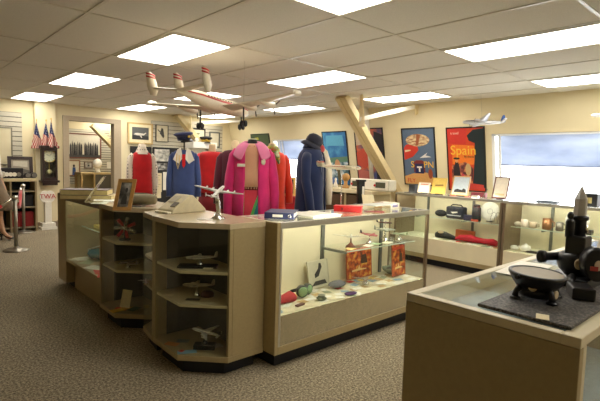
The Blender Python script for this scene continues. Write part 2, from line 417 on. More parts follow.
MB().box(DX0+.029, DX1-.027, DY0+.014, DY1-.03, .33, .35).build('deck', CREAMIN, dc)
MB().box(DX0+.029, DX1-.027, DY0+.006, DY0+.013, .152, .351).build('kick_panel', MIRROR, dc)
MB().box(DX0+.029, DX1, DY0, DY0+.03, .1, .15).box(DX0+.029, DX1, DY1-.03, DY1, .1, .15).box(DX1-.027, DX1-.002, DY0+.031, DY1-.031, .1, .33).build('base_rail', TAN, dc, bevel=.002)
MB().box(DX0+.05, DX1-.05, DY0+.06, DY1-.05, 0, .1).build('toe_kick', KICK, dc)
MB().box(DX0+.029, DX1-.03, DY1-.029, DY1-.014, .152, .924).build('back_panel', CREAMIN, dc)
for X in (2.66, 3.43): MB().box(X-.017, X+.017, DY1-.045, DY1-.03, .351, .924).build('shelf_standard', STEELGREY, dc)
MB().box(DX0+.06, DX1-.06, DY0+.031, DY0+.046, .928, .943).build('added_case_light', ADDED_TUBE, dc)  # added tube, hidden by the rail, lifts the interior
SHZ = .672
MB().box(2.63, 3.54, 2.33, 2.61, SHZ, SHZ+.008).build('glass_shelf', GLASS, dc); MB().box(2.63, 3.54, 2.322, 2.3295, SHZ, SHZ+.008).build('shelf_edge', EDGE, dc)
for X in (2.66, 3.43): MB().box(X-.008, X+.008, 2.36, DY1-.046, SHZ-.022, SHZ-.001).build('shelf_bracket', STEELGREY, dc)

# --- rounded corner units with beige shelves
def corner_unit(name_label, poly, glass_edges, posts, walls, shelves, center, top_poly, back, liner=()):
    r = thing('corner_cabinet', name_label, 'display cabinet', (center[0], center[1], 0), group='corner display cabinets with beige shelves')
    MB().prism(top_poly, .93, HT).build('counter_top', TANTOP, r, bevel=.002)
    MB().prism(poly, .09, .125).build('deck', TAN, r, bevel=.002)
    def shrink(p, k):
        c = Vector(center); return [tuple(c+(Vector(q)-c)*k) for q in p]
    MB().prism(shrink(poly, .82), 0, .09).build('toe_kick', KICK, r)
    for z in shelves: MB().prism(shrink(poly, .945), z, z+.018).build('shelf', SHELF, r, bevel=.002)
    for (a, b) in glass_edges:
        a, b = Vector((*a, 0)), Vector((*b, 0)); d = (b-a).normalized(); n = Vector((-d.y, d.x, 0))
        if n.dot(Vector((*center, 0))-a) < 0: n = -n
        q = [a+d*.006+n*.006, b-d*.006+n*.006]
        MB().slab([(*q[0].xy, .126), (*q[1].xy, .126), (*q[1].xy, .929), (*q[0].xy, .929)], .005).build('glass_door', GLASS, r)
    for (p, w) in posts: MB().box(p[0]-w/2, p[0]+w/2, p[1]-w/2, p[1]+w/2, .126, .929).build('post', TAN, r, bevel=.002)
    for (x0, x1, y0, y1) in walls: MB().box(x0, x1, y0, y1, .126 if y1-y0 < .06 or x1-x0 < .06 else 0, .929).build('side_panel', TAN, r, bevel=.002)
    for (x0, x1, y0, y1) in back: MB().box(x0, x1, y0, y1, .126, .929).build('back_panel', DARKIN, r)
    for (x0, x1, y0, y1) in liner: MB().box(x0, x1, y0, y1, .1265, .9285).build('dark_lining', DARKIN, r)
    return r
V0, V1, V2, V3, V4 = (1.566, 2.335), (1.342, 2.566), (1.352, 2.945), (1.39, 3.185), (1.56, 3.31)
nearA = [V0, (1.840, 2.335), (1.840, 2.955), V2, V1]
near = corner_unit('tan corner cabinet nearest the camera, with silver trophy and beige console on top', nearA, [(V0, V1), (V1, V2)],
    [((1.580, 2.349), .026), ((1.366, 2.921), .026)], [(1.594, 1.840, 2.336, 2.352), (1.354, 1.825, 2.935, 2.955)], [.43, .642], (1.62, 2.65), nearA, [(1.70, 1.712, 2.353, 2.929)], [(1.45, 1.712, 2.9295, 2.9345)])
wedgeB = [V2, (1.840, 2.957), (1.840, 3.32), V4, V3]; wedgeB[0] = (1.353, 2.957)
wedge = corner_unit('narrow middle corner cabinet between the two larger corner cabinets', wedgeB, [((1.353, 2.957), V3), (V3, V4)],
    [], [], [.43, .642], (1.64, 3.12), wedgeB, [(1.812, 1.826, 2.96, 3.31)])
farC = [(1.335, 3.93), (1.33, 3.57), (1.56, 3.345), (1.84, 3.345), (1.84, 3.93)]
far = corner_unit('tan corner cabinet in the middle, holding a red and silver radial engine model', farC, [((1.335, 3.915), (1.33, 3.57)), ((1.33, 3.57), (1.56, 3.345)), ((1.56, 3.345), (1.84, 3.345))],
    [((1.350, 3.906), .03)], [(1.366, 1.84, 3.911, 3.93)], [.45, .67], (1.62, 3.64), farC, [(1.70, 1.712, 3.36, 3.905)], [(1.45, 1.712, 3.9055, 3.9105)])
# --- left-hand case beyond the corner
LY0, LY1, LX0, LX1 = 3.935, 5.26, 1.37, 1.86
lc = thing('display_case', 'left glass display case over a recessed base, with books and papers on top', 'display case', (1.62, 4.6, 0))
MB().box(LX0, LX1, 4.985, LY1, .06, HT).build('end_panel', TAN, lc, bevel=.003)
f = MB(); f.box(LX0, LX0+.03, LY0, 4.984, .905, HT).box(LX1-.03, LX1, LY0, 4.984, .905, HT).box(LX0+.03, LX1-.03, LY0, LY0+.03, .905, HT)
f.build('top_frame', BRONZE, lc, bevel=.003)
MB().box(LX0+.031, LX1-.031, LY0+.031, 4.984, HT-.008, HT-.001).build('top_glass', TOPGLASS, lc)
MB().box(LX0+.031, LX0+.045, LY0+.05, 4.96, .91, .924).build('added_case_light', emit_mat('dim_added_case_tube', (1.0, .95, .84), 7.0), lc)  # weaker tube added here to brighten the papers inside
MB().box(LX0+.006, LX0+.012, LY0+.03, 4.984, .312, .904).build('front_glass', GLASS, lc)
MB().box(LX0, LX0+.03, LY0, LY0+.03, .312, .904).build('corner_post', TAN, lc, bevel=.002)
MB().box(LX0+.001, LX1-.002, LY0+.001, 4.983, .285, .311).build('deck', TAN, lc, bevel=.002)
MB().box(LX0+.08, LX1-.08, LY0+.02, 4.982, 0, .284).build('base_panel', TAN, lc)
MB().box(LX1-.03, LX1-.012, LY0+.04, 4.98, .312, .904).build('back_panel', mat('teal_case_backing', (60, 92, 86), .6, noise=.2, scale=6), lc)
MB().box(LX0+.16, LX1-.035, LY0+.04, 4.98, .63, .637).build('glass_shelf', GLASS, lc); MB().box(LX0+.15, LX0+.1595, LY0+.04, 4.98, .63, .638).build('shelf_edge', EDGE, lc)
MB().box(LX0+.08, LX1-.1, 4.99, LY1-.03, 0, .06).build('toe_kick', KICK, lc)

# --- big counter case in the right foreground
BX0, BX1, BY0, BY1 = 1.178, 2.96, .318, .795
bc = thing('display_case', 'foreground glass-topped display counter with a plain tan end panel', 'display case', (2.07, .55, 0))
MB().box(BX0, BX0+.025, BY0+.001, BY1, .05, .938).build('end_panel', TAN, bc, bevel=.002)
f = MB(); f.box(BX0, BX1, BY0, BY0+.045, .939, HT).box(BX0, BX1, BY1-.03, BY1, .939, HT).box(BX0, BX0+.03, BY0+.045, BY1-.03, .939, HT).box(BX1-.03, BX1, BY0+.045, BY1-.03, .939, HT)
f.build('top_frame', CREAMFR, bc, bevel=.003)
MB().box(BX0+.031, BX1-.031, BY0+.046, BY1-.031, HT-.009, HT-.003).build('top_glass', TOPGLASS, bc)
MB().box(BX0+.05, BX1-.03, BY0+.006, BY0+.012, .36, .938).build('front_glass', GLASS, bc)
MB().box(BX0+.026, BX0+.05, BY0+.001, BY0+.025, .1, .938).build('corner_post', CREAMFR, bc, bevel=.002)
MB().box(BX1-.025, BX1, BY0+.001, BY1, .05, .938).build('end_panel', TAN, bc, bevel=.002)
MB().box(BX0+.026, BX1-.026, BY1-.02, BY1, .1, .938).build('back_panel', CREAMIN, bc)
MB().box(BX0+.026, BX1-.026, BY0+.02, BY1-.021, .33, .355).build('deck', CREAMIN, bc)
MB().box(BX0+.051, BX1-.026, BY0+.005, BY0+.019, .1, .359).build('kick_panel', TAN, bc)
MB().box(BX0+.05, BX1-.05, BY0+.06, BY1-.05, 0, .05).build('toe_kick', KICK, bc)
GREYFELT = mat('blue_grey_felt', (178, 190, 198), .9, noise=.08)
MB().box(BX0+.03, BX1-.03, BY0+.026, BY1-.025, .355, .36).build('deck_lining', GREYFELT, bc)
MB().box(BX0+.03, BX1-.03, BY0+.06, BY1-.025, .900, .906).build('upper_shelf', GREYFELT, bc)

# --- wall cases under the posters and the window
def wall_case(label, y0, y1, shz, std):
    x0, x1 = 5.5, 6.0
    r = thing('display_case', label, 'display case', ((x0+x1)/2, (y0+y1)/2, 0))
    MB().box(x0, x1, y0, y0+.03, .09, HT-.03).build('end_panel', BRONZE, r, bevel=.002)
    MB().box(x0, x1, y1-.03, y1, .09, HT-.03).build('end_panel', BRONZE, r, bevel=.002)
    f = MB(); f.box(x0, x0+.03, y0, y1, HT-.03, HT).box(x1-.03, x1, y0, y1, HT-.03, HT).box(x0+.03, x1-.03, y0, y0+.03, HT-.03, HT).box(x0+.03, x1-.03, y1-.03, y1, HT-.03, HT)
    f.build('top_frame', ALU, r, bevel=.003)
    MB().box(x0+.031, x1-.031, y0+.031, y1-.031, HT-.008, HT-.001).build('top_glass', TOPGLASS, r)
    MB().box(x0+.006, x0+.011, y0+.031, y1-.031, .37, HT-.031).build('front_glass', GLASS, r)
    MB().box(x1-.03, x1-.012, y0+.031, y1-.031, .09, HT-.031).build('back_panel', CREAMIN, r)
    MB().box(x0+.014, x1-.031, y0+.031, y1-.031, .345, .365).build('deck', CREAMIN, r)
    MB().box(x0+.004, x0+.013, y0+.031, y1-.031, .15, .366).build('kick_panel', CREAMIN, r)
    MB().box(x0, x0+.03, y0+.031, y1-.031, .09, .149).build('base_rail', TAN, r, bevel=.002)
    MB().box(x0+.06, x1-.04, y0+.05, y1-.05, 0, .09).build('toe_kick', KICK, r)
    MB().box(x0+.031, x0+.048, y0+.06, y1-.06, .9365, .948).build('added_case_light', ADDED_TUBE, r)  # added light source out of sight behind the front rail
    for Y in std: MB().box(x1-.045, x1-.031, Y-.016, Y+.016, .366, HT-.032).build('shelf_standard', STEELGREY, r)
    MB().box(x0+.14, x1-.05, y0+.05, y1-.05, shz, shz+.008).build('glass_shelf', GLASS, r); MB().box(x0+.13, x0+.1395, y0+.05, y1-.05, shz, shz+.009).build('shelf_edge', EDGE, r)
    for Y in std: MB().box(x0+.16, x1-.046, Y-.006, Y+.006, shz-.022, shz-.001).build('shelf_bracket', STEELGREY, r)
    return r
WSZ = .645
wall_case('glass wall case below the travel posters, holding bags and a red garment', 2.425, 3.98, WSZ, (3.02, 3.72))
wall_case('glass wall case below the right-hand window, holding mugs and plates', .60, 2.415, WSZ, (1.2, 2.02))
# --- counter further back behind the slanting brace
bk = thing('display_case', 'beige counter case far back, under the white airport bus model', 'display case', (4.6, 5.0, 0))
q = ay(330, 190, 5.0)
# ------------------------------------------------------------------ back counter (finished here)
bk_x0, bk_x1, bk_y0, bk_y1 = 5.0, 5.44, 4.02, 4.98
bkf = MB().box(bk_x0, bk_x1, bk_y0, bk_y1, .93, .98); bkf.build('top', CREAMP, bk, bevel=.003)
for y in (bk_y0, (bk_y0+bk_y1)/2-.02, bk_y1-.04): MB().box(bk_x0, bk_x1, y, y+.04, 0, .93).build('side_panel', TAN, bk)
MB().box(bk_x1-.02, bk_x1-.002, bk_y0+.04, bk_y1-.04, .06, .93).build('back_panel', mat('brown_backing', (108, 84, 58), .7, noise=.1), bk)
MB().box(bk_x0+.01, bk_x1-.02, bk_y0+.041, bk_y1-.041, .04, .06).build('floor_board', TAN, bk)
for y0, y1 in ((bk_y0+.042, (bk_y0+bk_y1)/2-.022), ((bk_y0+bk_y1)/2+.022, bk_y1-.042)): MB().box(bk_x0+.004, bk_x0+.02, y0, y1, .1, .9).build('dark_panel', mat('brown_glass', (92, 74, 56), .2, noise=.15, scale=5), bk)

# ------------------------------------------------------------------ model aircraft (nose along +X, origin at the wing root)
WSPAN = {}
def aircraft(name, label, loc, rz, L, col, trim=(150, 40, 36), span=1.08, tails=1, engines=4, group=None, pitch=0., roll=0., stand=None, gear=False, tipcol=None, standcol=None, jet=False, fin_col=None, base=None):
    body = flat(col, .3, .55 if sum(col) > 540 and col[0]-col[2] < 14 else 0., .04)
    R = (Matrix.Rotation(rz, 4, 'Z') @ Matrix.Rotation(pitch, 4, 'Y') @ Matrix.Rotation(roll, 4, 'X'))
    root = thing(name, label, 'model airplane', loc, 0, group, M=R)
    r = .054*L; fx = L*.46; tx = -L*.54
    prof = [(-.54, .08, .012), (-.45, .42, .02), (-.3, .78, .012), (-.1, 1., 0), (.15, 1., 0), (.3, .94, 0), (.4, .72, -.004), (.445, .42, -.008), (.46, .06, -.01)]
    n = 14
    mb = MB(); secs = [[Vector((p*L, cos(2*pi*k/n)*q*r, sin(2*pi*k/n)*q*r+dz*L)) for k in range(n)] for p, q, dz in prof]
    mb.loft(secs, True); o = mb.build('fuselage', body, root, local=True)
    if trim:
        st = MB(); tm = flat(trim, .5)
        for s in (-1, 1):
            a, b = [], []
            for p, q, dz in prof[1:-2]:
                for ang, lst in ((radians(8), a), (radians(24), b)): lst.append((p*L, s*cos(ang)*q*r*1.02, sin(ang)*q*r*1.02+dz*L))
            v = a+b; m_ = len(a); st.add(v, [(i, i+1, m_+i+1, m_+i) for i in range(m_-1)])
        st.build('cheat_line', tm, root, local=True)
        for s in (-1, 1):
            if L < .3: break
            wd = MB(); xs = [(-.27+.0205*k)*L for k in range(28)]; v = [(x, s*r*1.012*cos(radians(q)), r*1.012*sin(radians(q))) for x in xs for q in (27, 36)]
            for k in range(27): wd.cur = k % 2; wd.f.append([2*k, 2*k+1, 2*k+3, 2*k+2]); wd.m.append(k % 2); wd.smooth.append(False)
            wd.v = [Vector(q) for q in v]; wd.build('window_band', [body, flat((60, 60, 66), .2)], root, local=True)
    sp = L*span/2
    for s in (-1, 1):
        W = MB()
        def foil(y, xc, ch, th, z): return [Vector((xc+ch*a, s*y, z+th*b)) for a, b in ((.45, 0), (.3, .5), (0, .6), (-.55, 0), (0, -.4), (.3, -.4))]
        sw = -.30*L if jet else 0
        W.loft([foil(0, .06*L, .24*L, .034*L, -.018*L), foil(sp*.5, .05*L+sw*.5, .17*L, .022*L, .012*L), foil(sp*.93, .03*L+sw*.93, .085*L, .01*L, .045*L), foil(sp, .028*L+sw, .035*L, .004*L, .05*L)])
        w = W.build('wing', body, root, local=True)
        if tipcol: MB().ell((.03*L, s*sp, .05*L), .06*L, .022*L, .02*L, 10, 6).build('tip_tank', flat(tipcol, .4), root, local=True)
        ne = engines//2
        for k in range(ne):
            y = sp*((.30, .56)[k] if ne == 2 else .34); z = -.012*L+.03*L*y/sp
            E_ = MB(); x0 = .06*L+(sw*y/sp if jet else 0)
            if jet: E_.lathe([(.014*L, -.07*L), (.022*L, -.02*L), (.022*L, .05*L), (.016*L, .06*L)], (x0+.05*L, s*y, z-.035*L), 10, Matrix.Rotation(pi/2, 4, 'Y'))
            else: E_.lathe([(.004*L, -.16*L), (.02*L, -.06*L), (.026*L, .03*L), (.026*L, .09*L), (.012*L, .105*L), (.002*L, .125*L)], (x0+.06*L, s*y, z), 10, Matrix.Rotation(pi/2, 4, 'Y'))
            e = E_.build('engine', body, root, local=True)
            if not jet:
                P_ = MB()
                for q in range(3):
                    P_.cbox((x0+.175*L, s*y+cos(q*2*pi/3+.4)*.028*L, z+sin(q*2*pi/3+.4)*.028*L), (.004*L, .062*L, .009*L), M=Matrix.Rotation(q*2*pi/3+.4, 4, 'X'))
                P_.build('propeller', flat((90, 84, 78), .4), e, local=True)
    tb = MB(); ts = L*.36/2 if tails == 3 else L*.19
    def tf(y, ch, z): return [Vector((-.485*L+ch*a, y, z+.008*L*b)) for a, b in ((.5, 0), (0, 1), (-.5, 0), (0, -1))]
    swt = 0
    tb.loft([tf(-ts, .07*L, .05*L), tf(0, .11*L, .026*L), tf(ts, .07*L, .05*L)] if not jet else [tf(-ts, .05*L, .03*L), tf(0, .12*L, .026*L), tf(ts, .05*L, .03*L)])
    tb.build('tailplane', body, root, local=True)
    fm = flat(fin_col or col, .45)
    fins = [0] if tails == 1 else [-ts, 0, ts]
    for y in fins:
        h = L*(.17 if tails == 1 else .088); zb = .03*L if y == 0 else .05*L
        lo = 0 if y == 0 else -.045*L
        F = MB()
        def fs(z, xc, ch): return [Vector((-.50*L+xc+ch*a, y+.007*L*b, z)) for a, b in ((.5, 0), (.1, 1), (-.5, 0), (.1, -1))]
        secs = [fs(zb+lo, .0, .06*L), fs(zb, 0, .115*L), fs(zb+h*.6, -.015*L, .095*L), fs(zb+h*.92, -.025*L, .06*L), fs(zb+h, -.03*L, .025*L)]
        F.loft(secs); fo = F.build('tail_fin', fm, root, local=True)
        if trim and tails == 3:
            for q in (.62, .8):
                S = MB(); S.loft([[p*1 for p in fs(zb+h*q, -.016*L, .098*L)], fs(zb+h*(q+.1), -.02*L, .088*L)]);
                for v in S.v: v.y = y+(v.y-y)*1.25
                S.build('red_stripe', flat((190, 36, 36), .5), fo, local=True)
    if gear:
        for x, y, h in ((.03*L, sp*.30, .13*L), (.03*L, -sp*.30, .13*L), (.36*L, 0, .12*L)):
            G = MB().tube([(x, y, -.02*L), (x-.01*L, y, -h)], .006*L, 8); g = G.build('landing_gear', flat((70, 68, 66), .5), root, local=True)
            for s in (-1, 1): MB().lathe([(.02*L, -.006*L), (.024*L, 0), (.02*L, .006*L)], (x-.01*L, y+s*.014*L, -h), 12, Matrix.Rotation(pi/2, 4, 'X')).build('wheel', BLACKM, g, local=True)
    if stand:
        h, rb = stand; sm = standcol or CHROME
        Ri = R.to_3x3().inverted()
        def wl(p): return Ri @ Vector(p)
        S = MB(); S.tube([wl((0, 0, -r*.7)), wl((0, 0, -h*.5)), wl((0, 0, -h+.004))], [rb*.12, rb*.16, rb*.3], 10)
        S.build('stand_post', sm, root, local=True)
        bb = MB(); Mr = R.to_3x3().inverted().to_4x4()
        if base is None: bb.lathe([(rb, -h), (rb, -h+.008), (rb*.5, -h+.02), (rb*.25, -h+.035)], (0, 0, 0), 20, Mr); 
        else: bb.cbox(wl((0, 0, -h+base[2]/2)), base, M=Mr @ Matrix.Rotation(rz, 4, 'Z'))
        bb.build('stand_base', sm, root, local=True)
    return root

# ------------------------------------------------------------------ small flat things
def sheet(name, label, cat, c, sx, sy, rz, m, t=.0012, group=None, tiltx=0.):
    o = MB().cbox((0, 0, t/2), (sx, sy, t)).build(name, m); o.location = c; o.rotation_euler = (tiltx, 0, rz); return tag(o, label, cat, group)
def framed(name, label, c, w, h, right, up, n, fm, art, group=None, fw=.02, d=.02, mount=None, cat='picture frame', easel=False):
    r = thing(name, label, cat, c, group=group); right, up, n = [Vector(q).normalized() for q in (right, up, n)]
    c = Vector(c)+n*.001
    def q(a, b, off): return c+right*a+up*b+n*off
    for a0, a1, b0, b1 in ((-w/2, w/2, 0, fw), (-w/2, w/2, h-fw, h), (-w/2, -w/2+fw, fw, h-fw), (w/2-fw, w/2, fw, h-fw)):
        F = MB().slab([q(a0, b0, d), q(a1, b0, d), q(a1, b1, d), q(a0, b1, d)], d)
        if (a0, b0) == (-w/2, 0): FM = F
        else:
            k = len(FM.v); FM.v += F.v; FM.f += [[i+k for i in f] for f in F.f]; FM.m += F.m; FM.smooth += F.smooth
    FM.build('frame', fm, r)
    MB().slab([q(-w/2+fw, fw, d*.5), q(w/2-fw, fw, d*.5), q(w/2-fw, h-fw, d*.5), q(-w/2+fw, h-fw, d*.5)], d*.45).build('mount' if mount else 'picture', mount or art[0], r)
    if mount:
        g = mount_gap = min(w, h)*.14
        MB().slab([q(-w/2+fw+g, fw+g, d*.56), q(w/2-fw-g, fw+g, d*.56), q(w/2-fw-g, h-fw-g, d*.56), q(-w/2+fw+g, h-fw-g, d*.56)], d*.05).build('picture', art[0], r)
    for ia, (m, pts) in enumerate(art[1:]):            # artwork pieces in 0..1 frame coordinates
        iw, ih = w-2*fw, h-2*fw; g = (min(w, h)*.14 if mount else 0)
        k = [q(-w/2+fw+g+(iw-2*g)*a, fw+g+(ih-2*g)*b, d*(.60+.012*ia)) for a, b in pts]
        MB().slab(k, d*.03).build('picture_detail', m, r)
    if easel:
        MB().bar(c+up*h*.7-n*.002, c+up*0+right*0-n*(h*.45)+Vector((0, 0, .0)), .02, .004).build('easel_leg', BLACKM, r)
    return r
def oval(cx, cy, rx, ry, n=18, a0=0): return [(cx+rx*cos(2*pi*k/n+a0), cy+ry*sin(2*pi*k/n+a0)) for k in range(n)]
def noisemat(name, stops, scale, detail=4, rough=.6, stretch=(1, 1, 1)):
    m = bpy.data.materials.new(name); m.use_nodes = True; nt = m.node_tree; b = nt.nodes['Principled BSDF']; b.inputs['Roughness'].default_value = rough
    tc = nt.nodes.new('ShaderNodeTexCoord'); mp = nt.nodes.new('ShaderNodeMapping'); mp.inputs['Scale'].default_value = stretch
    n = nt.nodes.new('ShaderNodeTexNoise'); n.inputs['Scale'].default_value = scale; n.inputs['Detail'].default_value = detail
    nt.links.new(tc.outputs['Object'], mp.inputs[0]); nt.links.new(mp.outputs[0], n.inputs['Vector'])
    r = nt.nodes.new('ShaderNodeValToRGB'); e = r.color_ramp.elements
    for i, (p, c) in enumerate(stops):
        k = e[i] if i < 2 else e.new(p)
        k.position = p; k.color = (*lin(c), 1)
    nt.links.new(n.outputs['Fac'], r.inputs['Fac']); nt.links.new(r.outputs['Color'], b.inputs['Base Color']); return m
BWPHOTO = noisemat('black_and_white_photo', [(.35, (40, 40, 40)), (.65, (190, 188, 180)), (.5, (110, 108, 104))], 14)
BWLIGHT = noisemat('pale_photo', [(.35, (130, 130, 124)), (.65, (220, 216, 204))], 12)
# ------------------------------------------------------------------ posters on the window wall
UPW = Vector((-SL, 0, 1)).normalized(); RTW = Vector((0, -1, 0)); NW = -WN
def wall_poster(label, y1, y0, zt, zb, art, fw=.018, fm=None):
    c = Vector((wx(zb), (y0+y1)/2, zb)); h = (Vector((wx(zt), 0, zt))-Vector((wx(zb), 0, zb))).length
    return framed('travel_poster', label, c, y1-y0, h, RTW, UPW, NW, fm or BLACK, art, fw=fw, d=.018, cat='poster', group='framed posters on the window wall')
F_ = flat
skyblue = F_((86, 106, 132), .5); tanc = F_((206, 178, 128), .5); red = F_((196, 52, 36), .5); org = F_((232, 120, 34), .5); yel = F_((238, 190, 60), .5)
p = wall_poster('framed poster with large striped jet balloon shape on slate blue, left of the orange one', 4.625, 4.0, 1.965, 1.03,
    [skyblue, (red, [(.02, .44), (.3, .5), (.5, .62), (.45, .76), (.1, .72), (.02, .66)]), (noisemat('tan_streak_print', [(.38, (150, 100, 70)), (.6, (222, 200, 156))], 12, stretch=(1, 1, 4)), oval(.48, .80, .38, .11)), (F_((150, 84, 50), .5), [(.42, .70), (.5, .71), (.58, .9), (.46, .91)]),
     (F_((224, 206, 170), .5), [(.05, .585), (.24, .61), (.24, .63), (.05, .625)]), (F_((216, 216, 214), .5), [(.52, .48), (.78, .58), (.72, .53), (.9, .5), (.7, .49)]),
     (F_((214, 160, 96), .5), [(.0, .0), (1, .0), (.9, .16), (.72, .22), (.3, .2), (.0, .14)]), (F_((120, 40, 36), .5), [(.32, .22), (.68, .22), (.68, .40), (.6, .44), (.4, .44), (.32, .40)]),
     (F_((24, 34, 84), .5), [(.36, .2), (.64, .2), (.64, .38), (.36, .38)]), (WHITE, [(.42, .33), (.58, .33), (.58, .30), (.525, .30), (.525, .23), (.475, .23), (.475, .30), (.42, .30)]),
     (F_((150, 70, 40), .5), oval(.84, .2, .07, .09))])
def on_wall(y, z, off): return Vector((wx(z), y, z))+NW*(off+.002)
for t, y in (('S', 4.44), ('PN', 4.135)): letters(t, .15, on_wall(y, 1.37, .0135), RTW, UPW, yel, 'lettering', p, .001)
letters('FLY', .1, on_wall(4.48, 1.105, .0135), RTW, UPW, red, 'lettering', p, .001)
p = wall_poster('framed orange travel poster lettered in yellow, with dark column at its right', 3.80, 3.185, 1.95, .985,
    [F_((206, 66, 32), .5), (org, [(.12, .42), (.74, .42), (.74, .72), (.12, .74)]), (F_((200, 50, 40), .5), [(.0, .76), (.52, .74), (.55, 1), (0, 1)]),
     (F_((22, 38, 42), .5), [(.55, .88), (.72, .97), (1, .99), (1, .05), (.66, .05), (.74, .5), (.76, .76), (.6, .8)]), (F_((54, 84, 92), .5), [(.78, .05), (.9, .05), (.9, .55), (.8, .6)]),
     (noisemat('brown_red_print', [(.38, (70, 40, 40)), (.62, (206, 130, 80)), (.5, (130, 60, 56))], 14), [(.08, .1), (.66, .1), (.7, .36), (.5, .46), (.1, .4)]), (F_((36, 28, 34), .5), [(.12, .08), (.36, .08), (.32, .36), (.28, .46), (.2, .46), (.15, .34)]), (F_((214, 150, 96), .5), oval(.24, .48, .045, .035)),
     (F_((30, 22, 24), .5), oval(.24, .515, .09, .018)), (F_((190, 160, 110), .5), oval(.56, .34, .08, .1)), (F_((186, 54, 70), .5), [(.36, .1), (.46, .1), (.44, .26), (.38, .28)]),
     (F_((196, 60, 52), .5), [(.56, .02), (.98, .02), (.96, .10), (.58, .12)])])
letters('Spain', .2, on_wall(3.53, 1.60, .0135), RTW, UPW, yel, 'lettering', p, .001)
letters('fly there', .045, on_wall(3.44, 1.51, .0135), RTW, UPW, BLACKM, 'small_lettering', p, .001)
letters('travel', .06, on_wall(3.66, 1.86, .0135), RTW, UPW, F_((230, 190, 170), .6), 'small_lettering', p, .001)
wall_poster('framed blue poster of surf and cliffs, right of the navy coat', 6.5, 5.86, 1.965, .94,
    [noisemat('blue_sea_print', [(.34, (36, 96, 160)), (.66, (84, 156, 196)), (.5, (58, 122, 176))], 5), (F_((92, 164, 196), .5), [(.1, .74), (.9, .74), (.86, .94), (.14, .94)]), (F_((96, 132, 110), .5), [(0, .50), (1, .54), (1, .44), (0, .40)]), (noisemat('surf_print', [(.38, (70, 100, 110)), (.62, (210, 218, 222)), (.5, (140, 164, 176))], 9), [(0, .12), (1, .12), (1, .42), (.6, .46), (0, .38)]),
     (F_((60, 76, 72), .5), [(0, .34), (.3, .36), (.2, .46), (0, .48)]), (F_((200, 150, 110), .5), oval(.54, .36, .12, .12)), (F_((96, 90, 60), .5), [(.5, .0), (.64, .0), (.62, .3), (.5, .3)]), (F_((88, 120, 180), .5), [(0, 0), (.46, 0), (.46, .12), (0, .12)])])
wall_poster('framed poster in red, blue and orange, half hidden by the slanting roof brace', 5.66, 5.01, 1.995, .94,
    [noisemat('red_blue_print', [(.36, (70, 84, 140)), (.64, (208, 110, 80)), (.5, (120, 90, 110))], 6), (F_((200, 80, 60), .5), [(0, .6), (.4, .7), (.6, .5), (.3, .3), (0, .38)]), (F_((206, 186, 160), .5), [(0, .72), (.3, .74), (.26, .95), (0, .95)]), (F_((220, 130, 70), .5), [(.1, .55), (.5, .2), (.6, .26), (.2, .62)]),
     (F_((196, 110, 100), .5), [(0, .05), (.5, .05), (.5, .26), (0, .3)]), (F_((40, 40, 52), .5), [(.7, .0), (1, .0), (1, .9), (.7, .96)]), (F_((170, 70, 60), .5), [(.72, .5), (.95, .48), (.95, .6), (.74, .62)])])
wall_poster('framed dark green poster at the far end of the window wall, above the pink jacket', 8.85, 8.17, 1.98, 1.05,
    [F_((72, 88, 58), .5), (F_((120, 128, 70), .5), [(.1, .1), (.9, .2), (.7, .6), (.2, .66)]), (F_((190, 180, 60), .5), [(.2, .86), (.42, .87), (.4, .93), (.2, .92)]), (F_((60, 96, 88), .5), [(.5, .2), (.9, .3), (.8, .7), (.5, .6)])])

# ------------------------------------------------------------------ far wall
RF, UF, NF = (1, 0, 0), (0, 0, 1), (0, -1, 0)
def fpic(label, x0, x1, yt, yb, Y, fm, art, mount=None, fw=.025, group='pictures on the far wall', name='framed_picture'):
    a, b = ay(x0, (yt+yb)/2, Y), ay(x1, (yt+yb)/2, Y); zb = ay((x0+x1)/2, yb, Y).z; zt = ay((x0+x1)/2, yt, Y).z
    return framed(name, label, ((a.x+b.x)/2, Y, zb), b.x-a.x, zt-zb, RF, UF, NF, fm, art, group, fw=fw, d=.022, mount=mount)
skyg = F_((84, 86, 86), .5)
fpic('gold framed photograph of a four engined airliner, above the red waistcoat', 127.5, 152.5, 123, 144, YF-.02, F_((196, 168, 112), .4), [skyg, (F_((40, 42, 44), .5), [(0, 0), (1, 0), (1, .3), (0, .34)]), (F_((212, 208, 196), .5), [(.1, .42), (.3, .34), (.7, .36), (.86, .56), (.8, .6), (.72, .5), (.34, .54), (.2, .52)]), (F_((190, 186, 176), .5), [(.4, .4), (.55, .16), (.6, .16), (.54, .42)])], mount=CREAMP, fw=.03)
fpic('small framed snapshot of a climbing figure, on slats right of the airliner photograph', 155.5, 168, 125, 142, YF-.021, BLACKM, [F_((206, 196, 166), .6), (F_((60, 58, 54), .6), [(.3, .5), (.6, .2), (.7, .3), (.6, .8), (.45, .85)]), (F_((90, 86, 78), .6), [(.1, .7), (.4, .5), (.44, .56), (.14, .76)])], fw=.012)
fpic('white framed sign sheet in black surround, behind the cap stand', 190, 205, 128.5, 139, YF-.021, F_((50, 46, 44), .5), [F_((232, 226, 196), .6), (F_((120, 130, 96), .6), oval(.5, .5, .16, .1))], fw=.03)
fpic('tall thin framed sheet with dark border, right of the lit white shelf', 209, 219.5, 132, 147.5, YF-.021, F_((92, 94, 90), .5), [F_((206, 200, 176), .6)], fw=.03)
